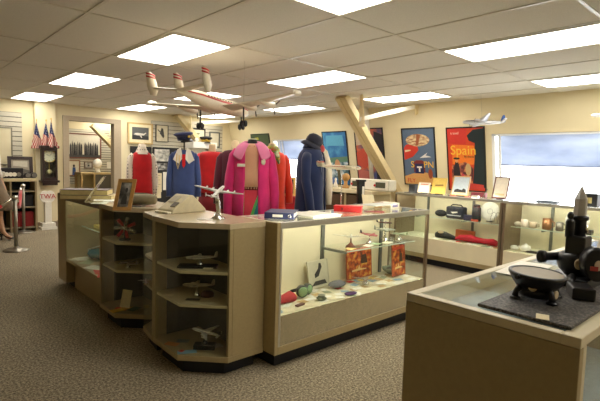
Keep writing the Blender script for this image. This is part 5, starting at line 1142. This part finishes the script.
p = (1.52, 3.08, ZB); cd = MB().slab([(-.035, 0, 0), (.035, 0, 0), (.035, .03, .09), (-.035, .03, .09)], .003).build('standing_card', F_((196, 182, 140), .6)); cd.location = (1.50, 3.10, ZB+.001); cd.rotation_euler = (0, 0, radians(-50)); tag(cd, 'small cream card leaning in the narrow middle cabinet', 'card')
# ------------------------------------------------------------------ inside the left case
DK = .3112
pal = [(226, 220, 196), (206, 60, 50), (180, 190, 150), (216, 196, 150), (236, 232, 214), (150, 160, 150)]
nm = ['cream', 'red', 'pale green', 'tan', 'white', 'grey']
for k, (x, y) in enumerate([(76, 256), (83, 257), (90, 262), (99, 272), (95, 268), (101, 277), (78, 250), (88, 254), (97, 260), (103, 264), (72, 250), (94, 250)]):
    c = az(x, y, DK); c.x = min(max(c.x, 1.47), 1.70); c.y = min(max(c.y, 4.06), 4.88)
    i = 1 if k in (3, 5) else k % 6
    if i == 1: i = 1 if k in (3, 5) else 4
    sheet('paper_item', '%s paper lying on the deck of the left display case' % nm[i], 'paper', (c.x, c.y, DK+.0006*(k+1)), .2, .14, hdg+.7*k, F_(pal[i], .7), .0006, 'papers in the left display case')
r = thing('folded_garment', 'cream folded cloth hanging inside the right end of the left case', 'garment', (1.60, 4.07, .3112)); g = MB()
g.loft([[Vector((1.60+.05*k_*cos(2*pi*i/18)*(1+.25*sin(5*i)), 4.07+.09*k_*sin(2*pi*i/18)*(1+.12*cos(7*i)), z)) for i in range(18)] for z, k_ in ((.312, 1.), (.42, .95), (.55, .8), (.60, .6), (.622, .2))]); g.build('cloth', F_((222, 208, 164), .85), r)
r = thing('blue_scarf', 'teal blue cloth heaped at the left end inside the left case', 'cloth', (1.62, 4.75, .3115)); g = MB(); g.ell((1.62, 4.75, .374), .11, .16, .048, 16, 8); 
for v in g.v: v.z += .012*sin(v.x*60)*sin(v.y*40)
g.build('cloth', F_((60, 124, 136), .85), r)
rod = MB().tube([(1.56, 4.9, .40), (1.60, 4.16, .60)], .006, 8).tube([(1.56, 4.9, .3115), (1.56, 4.9, .40)], .008, 8).tube([(1.6, 4.16, .3115), (1.6, 4.16, .6)], .006, 8).build('slanted_rod', F_((200, 206, 196), .3)); settle(rod); tag(rod, 'thin white slanted rod inside the left case', 'rod')
o = settle(MB().cbox((0, 0, 0), (.16, .5, .03), 0).build('yellow_box', F_((216, 196, 110), .6), bevel=.002)); o.location = (1.66, 4.55, .6376); tag(o, 'flat yellow green box on the glass shelf of the left case', 'box')
o = settle(MB().cbox((0, 0, 0), (.14, .2, .02), 0).build('red_booklet', F_((190, 70, 56), .6))); o.location = (1.63, 4.15, .6376); tag(o, 'red booklet on the glass shelf of the left case', 'booklet')
# ------------------------------------------------------------------ inside the long display case
DD = .3512
names = {0: ('cream', (232, 222, 190)), 1: ('red', (200, 66, 50)), 2: ('grey green', (160, 166, 136)), 3: ('pale blue', (150, 176, 190)), 4: ('yellow', (224, 196, 96)), 5: ('white', (240, 236, 222)), 6: ('tan', (196, 164, 110))}
random.seed(11)
kk = 0
for row, yy in enumerate((2.28, 2.36, 2.44, 2.52)):
    for c_ in range(19):
        x = 1.94+c_*.084+random.uniform(-.025, .025)+(row % 2)*.04
        if x > 3.50: continue
        i = random.choice((0, 0, 5, 5, 5, 1, 2, 0, 3, 5, 4, 6, 0))
        n_, col = names[i]; kk += 1
        sheet('paper_item', '%s printed paper lying flat on the deck of the long display case' % n_, 'paper', (x, yy+random.uniform(-.02, .02), DD+.0005*((kk*3) % 13+1)), random.uniform(.06, .10), random.uniform(.04, .065), random.uniform(-.6, .6), F_(col, .7), .0005, 'papers in the long display case')
def dp(x, y, z=DD): p = az(x, y, z); p.y = min(max(p.y, DY0+.05), DY1-.08); return p
p = dp(357, 296.5); o = settle(MB().lathe([(.055, 0), (.055, .004), (.05, .006)], n=24).build('oval_badge', F_((70, 36, 96), .5))); o.location = (p.x, 2.285, DD+.0085); o.scale = (1.1, .62, 1); tag(o, 'purple oval badge near the front glass of the long case', 'badge')
PX = lambda x: ay(x, 270, 2.56).x
c = (2.30, 2.50, DD+.008)
framed('standing_photo', 'cream mounted photograph of a dark figure leaning in the long case', (PX(320), 2.56, DD+.009), PX(331)-PX(309), .215, (1, .08, 0), (0, .2, 1), (0, -1, .2), F_((206, 200, 176), .6), [F_((196, 190, 166), .6), (F_((40, 40, 40), .6), [(.3, .35), (.5, .4), (.7, .75), (.66, .9), (.56, .92), (.5, .7), (.3, .5)]), (F_((60, 58, 52), .6), [(.1, .05), (.9, .05), (.8, .22), (.3, .22)])], fw=.008, d=.008)
oposter = noisemat('orange_brown_print', [(.34, (92, 40, 20)), (.66, (226, 170, 70)), (.5, (196, 84, 30))], 22)
for k, (x0, x1) in enumerate(((PX(347), PX(372)), (3.33, 3.53))):
    framed('standing_poster', ('orange brown travel print standing inside the long case, left one', 'orange brown travel print standing inside the long case, right one')[k], ((x0+x1)/2, (2.565, 2.41)[k], DD+.009), x1-x0, .29, (1, 0, 0), (0, .08, 1), (0, -1, .08), F_((166, 76, 36), .5), [oposter, (F_((206, 70, 36), .5), [(.05, .8), (.95, .86), (.95, .96), (.05, .92)]), (F_((232, 196, 130), .5), [(.2, .25), (.45, .28), (.5, .4), (.55, .28), (.8, .25), (.8, .22), (.2, .2)]), (F_((70, 40, 26), .5), [(.55, .42), (.85, .42), (.8, .7), (.6, .7)])], fw=.008, d=.006, group='travel prints in the long case', cat='poster')
# red hat, green globe lamp pair, grey things
p = dp(289, 297); r = thing('red_flag_bundle', 'red folded cloth at the left end of the long case deck', 'cloth', (2.10, 2.42, DD+.008)); g = MB(); g.loft([[Vector((2.10+x, 2.42+.05*k_*cos(2*pi*i/14), DD+.009+.032*k_+.032*k_*sin(2*pi*i/14)*(1+.15*sin(3*i)))) for i in range(14)] for x, k_ in ((-.10, .25), (-.06, .6), (.0, .9), (.05, 1.1), (.08, .7))]); g.build('cloth', F_((170, 44, 50), .85), r)
p = dp(307, 294); r = thing('goggles', 'green lensed round goggles with dark strap in the long case', 'goggles', (2.30, 2.41, DD+.008))
for k, (dx, rr2) in enumerate(((0, .045), (.115, .042))):
    cc = Vector((2.265+dx*.8, 2.42+.03*k, DD+.010+rr2)); Mg = Matrix.Rotation(radians(-20+30*k), 4, 'Z') @ Rx
    MB().lathe([(rr2, -.03), (rr2, .0), (rr2*.85, .006)], cc, 22, Mg).build('rim', F_((50, 56, 50), .4), r); MB().lathe([(rr2*.84, .0065), (rr2*.6, .014), (rr2*.1, .017)], cc, 22, Mg).build('lens', F_((128, 160, 116), .15), r)
MB().tube([(2.22, 2.44, DD+.07), (2.2, 2.47, DD+.06), (2.27, 2.50, DD+.05), (2.38, 2.50, DD+.05), (2.40, 2.46, DD+.06)], .012, 8).build('strap', BLACKM, r)
p = dp(327, 290); o = settle(MB().ell((0, 0, .03), .09, .05, .028).build('soft_beret', F_((110, 110, 116), .8))); o.location = (PX(331)-.02, 2.47, DD+.008); tag(o, 'grey soft cap lying beside the mounted photograph, long case', 'cap')
p = dp(329, 296); o = settle(MB().lathe([(.03, 0), (.04, .012), (.02, .03), (.03, .034)], n=14).build('small_bowl', F_((120, 130, 110), .3, .3))); o.location = (2.35, 2.31, DD+.008); tag(o, 'small grey green bowl near the front glass of the long case', 'bowl')
o = settle(MB().cbox((0, 0, 0), (.085, .03, .012), .2).build('penknife', F_((110, 70, 60), .4), bevel=.004)); o.location = (2.13, 2.30, DD+.008); tag(o, 'brown penknife at the front of the long case', 'penknife')
r = thing('glass_dish', 'grey green glass dish heaped at the right end of the long case', 'dish', (3.44, 2.50, DD+.008)); MB().lathe([(.03, 0), (.075, .03), (.085, .055), (.078, .055), (.06, .02), (.02, .01)], (3.44, 2.50, DD+.009), 20).build('bowl', F_((150, 160, 140), .2), r); MB().ell((3.44, 2.50, DD+.045), .05, .045, .03).build('contents', F_((110, 112, 104), .6), r)
# aircraft on the deck and the shelf of the long case
def cm(label, x, y, z, st, rz, L, col, trim, **k): return aircraft('model_aircraft', label, (x, y, z+st), rz, L, col, trim, group='model aircraft in the long case', stand=(st-.0006, k.pop('rb', .028)), standcol=k.pop('sc', SILVER), **k)
cm('small grey model aircraft on the deck below the left travel print', 2.96, 2.40, DD+.009, .035, .5, .2, (150, 136, 120), (170, 90, 60), span=1.2)
SZ = SHZ+.009
cm('silver twin engined model on wooden base at left on the glass shelf', 2.80, 2.44, SZ, .085, hdg+1.45, .2, (200, 192, 170), (60, 60, 60), span=1.5, engines=2, rb=.04, sc=F_((110, 60, 40), .4), fin_col=(60, 60, 60))
cm('red and grey model aircraft in the middle of the glass shelf', 3.06, 2.46, SZ, .075, hdg-.7, .17, (170, 40, 60), (220, 210, 200), span=.9, engines=2, fin_col=(70, 66, 70))
cm('slim silver jet model towards the right on the glass shelf', 3.28, 2.46, SZ, .10, hdg+.25, .2, (150, 156, 140), (120, 110, 100), span=.8, jet=True, sc=CHROME)
cm('small pale green model aircraft at the right end of the glass shelf', 3.43, 2.42, SZ, .055, hdg+2.2, .17, (176, 190, 150), (90, 90, 80), span=1.1, engines=2)
cm('dark model aircraft at the back right of the glass shelf', 3.36, 2.53, SZ, .15, hdg-.2, .14, (60, 62, 66), (180, 60, 50), span=1.1)
random.seed(3)
for k, (x, c_, n_) in enumerate(((2.72, (206, 176, 110), 'tan'), (2.82, (104, 84, 56), 'brown'), (2.94, (226, 220, 200), 'white'), (3.06, (150, 170, 130), 'green'), (3.2, (226, 220, 190), 'cream'))):
    sheet('shelf_card', '%s printed card lying on the glass shelf of the long case' % n_, 'card', (x+.02, 2.39+.015*(k % 2), SZ+.0004+.0007*k), .11, .07, .3, F_(c_, .6), .0006)

# ------------------------------------------------------------------ wall case tops and contents
def wy(x, X=5.56, y=195): return ax(x, y, X).y
ZT = HT+.001
def easelpic(label, x0, x1, yt, fm, art, lean=.25, rx_=0, X=5.6):
    y0_, y1_ = wy(x0, X), wy(x1, X); h_ = ax((x0+x1)/2, yt, X+.05).z-ZT
    u = Vector((0, -1, 0)); n_ = Vector((-1, 0, lean)); u2 = u+Vector((0, 0, rx_))
    r = framed('picture_frame', label, (X, (y0_+y1_)/2, ZT+.012), abs(y0_-y1_), h_, u, Vector((lean, 0, 1)), n_, fm, art, 'small frames on the wall case', fw=.012, d=.012, cat='picture frame')
    MB().box(X-.02, X+.07, (y0_+y1_)/2-.035, (y0_+y1_)/2+.035, ZT, ZT+.011).build('easel_stand', BLACKM, r); return r
easelpic('small white framed card, leftmost picture on the wall case top', 417.5, 429, 183, F_((226, 206, 180), .5), [F_((246, 244, 236), .5), (F_((216, 150, 130), .5), [(.1, .8), (.9, .8), (.9, .95), (.1, .95)])])
easelpic('small yellow printed card on a black easel, second on the wall case top', 431, 445, 178.5, F_((222, 184, 84), .5), [F_((230, 196, 96), .5), (F_((160, 120, 50), .5), [(.15, .45), (.85, .5), (.8, .62), (.2, .58)])])
easelpic('gold framed picture of dark figures against pale sky, below the orange poster', 451, 468, 176.5, F_((214, 172, 116), .5), [F_((200, 212, 222), .5), (F_((52, 48, 48), .5), [(.1, .12), (.9, .12), (.86, .3), (.7, .36), (.6, .26), (.3, .32), (.14, .26)]), (F_((226, 206, 170), .5), [(.05, .04), (.95, .04), (.95, .12), (.05, .12)])])
easelpic('dark red framed certificate with cream sheet, in front of the window edge', 492, 507, 177, F_((96, 40, 40), .4), [F_((236, 224, 204), .6), (F_((220, 196, 150), .6), [(.15, .1), (.85, .1), (.85, .2), (.15, .2)])], lean=.3)
def wbox(name, label, cat, x, w, d, h, col, X=5.62, **k): o = settle(MB().cbox((0, 0, 0), (d, w, h)).build(name, F_(col, k.get('rough', .5)), bevel=min(.004, h/4))); o.location = (X, wy(x, X), ZT); return tag(o, label, cat)
wbox('black_box', 'small black box left of the white card on the wall case top', 'box', 413, .10, .08, .12, (22, 22, 26))
wbox('printed_card', 'blue red printed card lying under the orange poster on the wall case top', 'card', 479, .20, .06, .055, (150, 60, 70), X=5.85)
wbox('small_carton', 'small white carton beside the certificate frame on the wall case top', 'box', 475.5, .09, .05, .03, (236, 232, 220), X=5.56)
wbox('white_carton', 'flat white carton on the wall case top just right of the certificate frame', 'box', 523, .13, .08, .022, (226, 226, 224))
wbox('black_tray', 'long flat black tray on the wall case top below the window', 'tray', 548, .22, .1, .03, (40, 44, 54))
o = wbox('black_case', 'black camera case on the wall case top, right of the pointed instrument', 'case', 590, .18, .14, .14, (26, 28, 32)); MB().box(-.074, -.0702, -.04, .03, .04, .1).build('brass_plate', F_((196, 180, 120), .4), o, local=True)
q = Vector((5.56, wy(484, 5.56), ZT)); pn = MB().tube([q+Vector((.02, .03, .006)), q+Vector((.09, .0, .12))], .004, 8).lathe([(.022, 0), (.02, .008)], q+Vector((.02, .03, 0)), 12).build('desk_pen', F_((120, 110, 100), .4)); settle(pn); tag(pn, 'slanted pen in a small holder on the wall case top', 'pen')
W1Z, W0Z = WSZ+.009, .366
def wi(x, X, z): return Vector((X, ax(x, 230, X).y, z))
# upper shelf of the left wall case
c = wi(440, 5.76, W1Z); o = settle(MB().ell((0, 0, .05), .06, .09, .048).build('round_beret', BLACKM)); o.location = (c.x, c.y, W1Z+.001); tag(o, 'small round black cap left of the black bag in the wall case', 'cap')
c = wi(455.5, 5.76, W1Z); bg = thing('flight_bag', 'black travel bag with white emblem on the upper wall case shelf', 'bag', c)
MB().cbox(c+Vector((0, 0, .0805)), (.13, .25, .16)).build('body', F_((24, 26, 40), .6), bg, bevel=.02); MB().slab([c+Vector((-.0665, .05, .09)), c+Vector((-.0665, -.05, .10)), c+Vector((-.0665, -.05, .085)), c+Vector((-.0665, .02, .07))], .001).build('emblem', PAPER, bg); MB().cbox(c+Vector((-.0665, 0, .045)), (.001, .2, .012)).build('white_band', F_((190, 190, 190), .6), bg); MB().tube([c+Vector((0, .09, .158)), c+Vector((0, .06, .185)), c+Vector((0, -.06, .185)), c+Vector((0, -.09, .158))], .008, 8).build('handle', BLACKM, bg)
c = wi(468, 5.72, W1Z); o = settle(MB().cbox((0, 0, 0), (.08, .11, .07), .2).build('navy_box', F_((44, 40, 70), .6), bevel=.004)); o.location = c; tag(o, 'navy box between bag and black bottle case, upper wall case shelf', 'box')
c = wi(475.5, 5.70, W1Z); r = thing('thermos_case', 'tall black flask case on the upper wall case shelf', 'flask', c); MB().lathe([(.055, .001), (.06, .02), (.055, .17), (.04, .19)], c, 18).build('body', F_((30, 32, 34), .5), r); MB().lathe([(.042, .19), (.042, .215), (.01, .222)], c, 18).build('cap', BLACK, r)
c = wi(474, 5.655, W1Z); o = settle(MB().cbox((0, 0, 0), (.03, .09, .03), 0).build('red_ornament', F_((200, 80, 50), .5), bevel=.006)); o.location = c; tag(o, 'small red and yellow ornament in front of the black flask case', 'ornament')
def plate(label, x, X, z, R_, col):
    c = wi(x, X, z); r = thing('plate', label, 'plate', (X, c.y, z), group='plates in the wall cases'); Mp = Matrix.Rotation(radians(-78), 4, 'Y'); cc = c+Vector((.0, 0, R_*1.0+.006))
    MB().lathe([(R_*.5, -.003), (R_*.6, -.003), (R_, .012), (R_, .016), (R_*.6, .003), (R_*.02, .002)], cc, 30, Mp).build('dish', F_(col, .2), r); MB().lathe([(R_*.30, .0035), (R_*.30, .0042), (R_*.25, .0042), (R_*.25, .0035)], cc, 24, Mp, cap=False).build('ring_mark', F_((176, 172, 160), .4), r)
    MB().box(X-.04, X+.05, c.y-.03, c.y+.03, z+.0006, z+.008).bar((X+.045, c.y, z+.006), (X+.055, c.y, z+R_), .02, .004).build('plate_stand', BLACK, r); return c
plate('large white dinner plate standing on the upper shelf under the certificate', 489, 5.86, W1Z, .125, (238, 234, 220))
plate('pale plate standing behind the pointed instrument in the right wall case', 577, 5.80, W1Z, .125, (232, 228, 214))
c = wi(497, 5.70, W1Z); ca = thing('wire_rack', 'thin wire toast rack loops before the white plate', 'rack', c)
for k in range(3): y_ = -.05+.05*k; MB().tube([c+Vector((.0, y_+.045*cos(t), .012+.13*abs(sin(t)))) for t in [pi*i/10 for i in range(11)]], .003, 6).build('loop', STEEL, ca)
MB().tube([c+Vector((0, -.10, .006)), c+Vector((0, .10, .006))], .004, 6).build('base_wire', STEEL, ca)
# upper shelf, right wall case
def mug(label, x, col, R_=.04, H_=.09, X=5.72, group='mugs in the right wall case', metal=.0):
    c = wi(x, X, W1Z); r = thing('mug', label, 'mug', (X, c.y, W1Z), group=group); m_ = F_(col, .35, metal)
    MB().lathe([(R_*.9, .001), (R_, .01), (R_*.96, H_), (R_*.86, H_), (R_*.86, .012), (.002, .01)], c, 20).build('cup', m_, r); MB().tube([c+Vector((0, -R_*.95, H_*.82)), c+Vector((0, -R_*1.6, H_*.7)), c+Vector((0, -R_*1.6, H_*.35)), c+Vector((0, -R_*.95, H_*.2))], .006, 8).build('handle', m_, r); return r
mug('white mug with red print, leftmost in the right wall case', 524, (222, 208, 190)); mug('tan mug second from left in the right wall case', 532.5, (176, 156, 126), .045, .07)
mug('tall copper lidded tankard in the right wall case', 546.5, (150, 104, 66), .05, .13, metal=.5); mug('grey pewter mug right of the copper tankard', 559.5, (120, 114, 100), .042, .10, metal=.6)
o = settle(MB().ell((0, 0, .03), .03, .05, .028).build('small_dish', F_((206, 196, 176), .4))); c = wi(518, 5.72, W1Z); o.location = c+Vector((0, 0, .001)); tag(o, 'small pale dish at left end of the right wall case shelf', 'dish')
o = settle(MB().cbox((0, 0, 0), (.08, .09, .05)).build('dark_box', F_((50, 44, 40), .5), bevel=.003)); c = wi(588, 5.72, W1Z); o.location = c; tag(o, 'small dark box right of the pale plate, right wall case', 'box')
# deck of the wall cases
c = wi(446, 5.72, W0Z); o = thing('black_shoe', 'black shoe like leather cap with pale lining on the wall case deck', 'shoe', c); s = MB(); s.loft([[c+Vector((.05*k_*cos(2*pi*i/14), y_+.0, .002+hh+hh*sin(2*pi*i/14))) for i in range(14)] for y_, k_, hh in ((.15, .6, .035), (.10, 1, .05), (0, 1, .045), (-.10, .9, .03), (-.17, .4, .016))]); s.build('upper', F_((20, 20, 22), .4), o); MB().ell(c+Vector((-.03, .06, .085)), .03, .045, .02).build('lining', F_((200, 176, 140), .7), o)
c = wi(463, 5.78, W0Z); o = settle(MB().cbox((0, 0, 0), (.06, .26, .13), 0).build('orange_box', F_((190, 96, 44), .6), bevel=.004)); o.location = (5.85, c.y, W0Z+.001); tag(o, 'orange brown box behind the red garment in the wall case', 'box')
c = wi(478, 5.70, W0Z); r = thing('red_garment', 'red folded garment lying along the wall case deck', 'garment', c); g = MB()
g.loft([[c+Vector((.075*k_*cos(2*pi*i/16)*(1+.1*sin(3*i)), y_, .003+.040*k_+.040*k_*sin(2*pi*i/16)*(1+.12*cos(5*i+y_*20)))) for i in range(16)] for y_, k_ in ((.30, .4), (.24, .9), (.12, 1.15), (0, .9), (-.12, .8), (-.19, 1.0), (-.24, .8), (-.26, .3))]); g.build('cloth', F_((190, 22, 44), .85), r); r.location.z += .008
random.seed(5)
for k in range(13):
    x = 436+k*5.6; c = wi(x, 5.58+.03*(k % 3), W0Z); i = (5, 0, 2, 5, 1, 6, 5)[k % 7]; n_, col = names[i]
    sheet('flat_item', '%s flat item along the front of the left wall case deck' % n_, 'paper', (c.x, max(2.48, c.y), W0Z+.001+.0006*(k % 5)), .08, .09, random.uniform(-.5, .5), F_(col, .6), .0006 if k % 3 else .004, 'flat items on the wall case deck')
c = wi(527, 5.66, W0Z); r = thing('teapot', 'small white pot on the right wall case deck', 'pot', c); MB().lathe([(.04, .001), (.06, .03), (.05, .07), (.02, .085), (.008, .1)], c, 18).build('body', WHITE, r); MB().tube([c+Vector((0, .05, .03)), c+Vector((0, .085, .06))], [.014, .008], 8).build('spout', WHITE, r)
o = settle(MB().cbox((0, 0, 0), (.05, .28, .025), 0).build('dark_tool', F_((56, 48, 42), .5), bevel=.006)); c = wi(538, 5.64, W0Z); o.location = c+Vector((0, 0, .001)); tag(o, 'long dark tool right of the white pot on the right wall case deck', 'tool')
o = settle(MB().ell((0, 0, .03), .04, .05, .03).build('white_cup', WHITE)); c = wi(515.5, 5.66, W0Z); o.location = c+Vector((0, 0, .001)); tag(o, 'small white cup left of the white pot on the right wall case deck', 'cup')
# ------------------------------------------------------------------ foreground counter: mat and instruments
MATM = noisemat('grey_tufted_mat', [(.36, (44, 42, 40)), (.64, (112, 106, 98)), (.5, (74, 70, 66))], 160)
A_ = [az(496, 311.5, .969), az(575.5, 331.5, .969)]; mx0 = A_[0].x
MB_ = MB().box(1.215, 1.80, .352, .588, HT+.0005, HT+.010); fm_ = MB_.build('carpet_mat', MATM, bevel=.003); settle(fm_); tag(fm_, 'dark grey carpet mat on the foreground counter', 'mat')
MZ = HT+.011
# shallow dish instrument
dc_ = az(534, 296, MZ); cx, cy = 1.408, .506; KD = .76
r = thing('dish_instrument', 'black round instrument with a shallow tilted dish top on splayed feet', 'instrument', (cx, cy, MZ)); BK = mat('black_crackle_enamel', (24, 23, 24), .35, noise=.2, scale=120, bump=.1)
zt = .085
DS = lambda prof: [(p*KD, q*KD) for p, q in prof]
def dz(z): return MZ+z*KD
tilt = Matrix.Rotation(radians(3), 4, 'X')
C_ = Vector((cx, cy, dz(zt)))
MB().lathe(DS([(.045, -.055), (.07, -.045), (.088, -.02), (.099, .0), (.103, .006), (.103, .014), (.095, .016), (.09, .010)]), C_, 36, tilt).build('bowl', BK, r); MB().lathe(DS([(.09, .0102), (.09, .0122)]), C_, 36, tilt).build('dish_face', F_((150, 138, 116), .5), r)
MB().lathe(DS([(.06, .010), (.068, .03), (.062, .045)]), (cx, cy, MZ), 26).build('lower_body', BK, r)
for k, a_ in enumerate((45, 135, 225, 315)):
    d = Vector((cos(radians(a_+12)), sin(radians(a_+12)), 0)); c0 = Vector((cx, cy, MZ))
    MB().tube([c0+(d*.06+Vector((0, 0, zt-.035)))*KD, c0+(d*.085+Vector((0, 0, .03)))*KD, c0+(d*.088+Vector((0, 0, .008)))*KD], [.016*KD, .010*KD, .013*KD], 10).lathe(DS([(.020, .0008), (.020, .006), (.012, .011)]), c0+d*.088*KD, 14).build('leg', BK, r)
for a_ in (190, 262): d = Vector((cos(radians(a_)), sin(radians(a_)), 0)); Mk = Matrix.Rotation(radians(a_), 4, 'Z') @ Matrix.Rotation(pi/2, 4, 'Y'); MB().lathe(DS([(.016, 0), (.016, .008), (.012, .01)]), Vector((cx, cy, dz(.028 if a_ > 200 else .055)))+d*.068*KD, 16, Mk).build('round_plate', F_((206, 186, 150), .4), r)
MB().lathe(DS([(.008, 0), (.008, .012)]), C_+Vector((-.098, .03, .004))*KD, 10, Matrix.Rotation(radians(160), 4, 'Z') @ Matrix.Rotation(pi/2, 4, 'Y')).build('rim_knob', BK, r)
# pointed optical instrument
ox, oy = 1.70, .49; OPT = True
r = thing('optical_instrument', 'black optical instrument with silver pointed column and side drum', 'instrument', (ox, oy, MZ)); 
def up_(y_, X=ox, Y=oy):
    dep = Vector((X, Y)).length; d = ray(585, y_); return EYE+d.z*dep/Vector((d.x, d.y)).length
B0z = MZ
MB().prism([(ox-.12, oy-.08), (ox+.10, oy-.08), (ox+.12, oy+.04), (ox+.04, oy+.10), (ox-.10, oy+.08)], B0z+.0006, B0z+.03).build('base_plate', BK, r, bevel=.004)
MB().lathe([(.05, .031), (.075, .05), (.085, .075), (.08, .095), (.045, .11)], (ox, oy, B0z), 24).build('lower_body', BK, r)
z1, z2, z3 = B0z+.11, up_(217), up_(187)
MB().box(ox-.055, ox+.045, oy-.04, oy+.04, B0z+.09, B0z+.16).build('gear_housing', BK, r, bevel=.008)
MB().lathe([(.028, B0z+.15), (.028, z2-.015), (.036, z2-.012), (.036, z2), (.02, z2+.004)], (ox+.02, oy+.01, 0), 20).build('column', BK, r)
MB().lathe([(.018, B0z+.155), (.018, B0z+.205), (.012, B0z+.215)], (ox-.035, oy+.03, 0), 16).build('side_cylinder', BK, r); MB().ell((ox-.035, oy+.03, B0z+.225), .014, .014, .014, 12, 8).build('knob', BK, r)
MBS().lathe([(.027, z2+.003), (.026, z3-.04), (.004, z3)], (ox+.02, oy+.01, 0), 6).build('silver_column', mat('dull_silver', (206, 204, 200), .35, metal=.7), r)
MB().tube([(ox+.02, oy-.019, z2-.03), (ox+.02, oy-.022, B0z+.17)], .007, 8).build('chrome_rod', CHROME, r)
Md = Matrix.Rotation(radians(215), 4, 'Z') @ Matrix.Rotation(pi/2, 4, 'Y')
MB().lathe([(.014, .0), (.014, .07), (.021, .072), (.021, .098), (.014, .102)], (ox-.03, oy+.07, B0z+.085), 18, Matrix.Rotation(radians(150), 4, 'Z') @ Matrix.Rotation(pi/2, 4, 'Y')).build('eyepiece', BK, r)
dr_ = (ox-.075, oy-.085, B0z+.085); drm = MB().lathe([(.05, -.03), (.052, -.025), (.052, .04), (.046, .045)], dr_, 26, Md).build('drum', BK, r); MB().lathe([(.016, .0), (.016, .004)], Vector(dr_)+(Md @ Vector((0, 0, .0452))), 16, Md).build('drum_boss', F_((206, 186, 160), .5), drm)
MB().bar((ox-.01, oy-.03, B0z+.09), (ox-.06, oy-.07, B0z+.088), .03, .03).build('drum_arm', BK, r)
e1 = Vector(dr_)+(Md @ Vector((-.02, .0, .046))); MB().cbox(e1+(Md @ Vector((.012, .018, .002))), (.028, .022, .003), M=Md).build('paper_tag', F_((226, 204, 170), .6), drm); MB().cbox(e1+(Md @ Vector((.03, -.016, .002))), (.014, .03, .003), M=Md).build('red_tag', F_((170, 60, 50), .6), drm)
for k, (a_, zz) in enumerate(((200, .075), (235, .07))): d = Vector((cos(radians(a_)), sin(radians(a_)), 0)); MB().lathe([(.017, 0), (.017, .006), (.013, .008)], Vector((ox, oy, B0z+zz))+d*.083, 16, Matrix.Rotation(radians(a_), 4, 'Z') @ Matrix.Rotation(pi/2, 4, 'Y')).build('pale_disc', F_((206, 184, 150), .4), r)
MB().tube([(ox-.12, oy-.02, B0z+.035), (ox-.17, oy-.03, B0z+.03), (ox-.20, oy-.035, B0z+.018)], [.016, .012, .014], 10).build('foot_arm', BK, r)
r.scale = (.74, .74, 1)
# box and card on the mat, printed boards at the right edge
q = (1.56, .44); o = settle(MB().cbox((0, 0, 0), (.09, .06, .035), .5).build('equipment_block', BK, bevel=.004)); o.location = (1.525, .425, MZ); o.location.z = MZ+.0006; tag(o, 'low black block between the two black instruments', 'block')
q = az(541, 318, MZ); sheet('name_card', 'small cream card on the mat in front of the dish instrument', 'card', (q.x+.01, q.y, MZ+.0006), .045, .03, radians(20), CREAMP, .001)
q = az(547, 272, HT); sheet('white_sheet', 'white sheet lying on the counter glass behind the dish instrument', 'paper', (1.83, .705, HT+.0005), .30, .12, radians(5), PAPER, .001)
pb = thing('photo_board', 'white printed panel with photographs leaning at the right edge of the counter', 'display panel', (2.12, .46, HT+.001)); 
P0 = Vector((2.06, .55, HT+.012)); P1 = Vector((2.02, .33, HT+.012)); UPp = Vector((.07, -.04, .24)); nrm = (P1-P0).cross(UPp).normalized()
if nrm.x > 0: nrm = -nrm
MB().slab([P0, P1, P1+UPp, P0+UPp], .006).build('board', F_((232, 222, 204), .6), pb)
for k in range(3):
    a_ = P0.lerp(P1, .2)+UPp*(.1+.3*k)+nrm*.0085; b_ = P0.lerp(P1, .75)+UPp*(.1+.3*k)+nrm*.0085; MB().slab([a_, b_, b_+UPp*.2, a_+UPp*.2], .001).build('print', F_(((186, 170, 150), (200, 186, 166), (150, 140, 130))[k], .6), pb)
MB().bar(P0.lerp(P1, .5)+UPp*.7-nrm*.008, P0.lerp(P1, .5)-nrm*.09+Vector((0, 0, .004)), .02, .004).build('rear_leg', F_((180, 170, 150), .6), pb)
# inside the foreground counter
for k in range(3): o = settle(MB().cbox((0, 0, 0), (.16, .035, .21)).build('red_book', F_(((110, 20, 34), (126, 24, 40), (96, 18, 30))[k], .5), bevel=.003)); o.location = (1.42+.0*k, .37+.045*k, .3606); tag(o, ('dark red bound book inside the foreground counter, nearest the side glass', 'dark red bound book inside the foreground counter, middle of three', 'dark red bound book inside the foreground counter, innermost of three')[k], 'book', 'red books in the foreground counter')
sheet('plan_sheet', 'dark folded cloth strip inside the foreground counter', 'cloth', (1.9, .60, .3607), .5, .12, .15, F_((90, 96, 100), .8), .004)
vs = SC.view_settings; vs.view_transform = 'Standard'; vs.look = 'None'; vs.exposure = .3; vs.gamma = 1; vs.use_curve_mapping = False
SC.cycles.max_bounces = 8; SC.cycles.diffuse_bounces = 5; SC.cycles.transparent_max_bounces = 24
SC.cycles.use_denoising = True
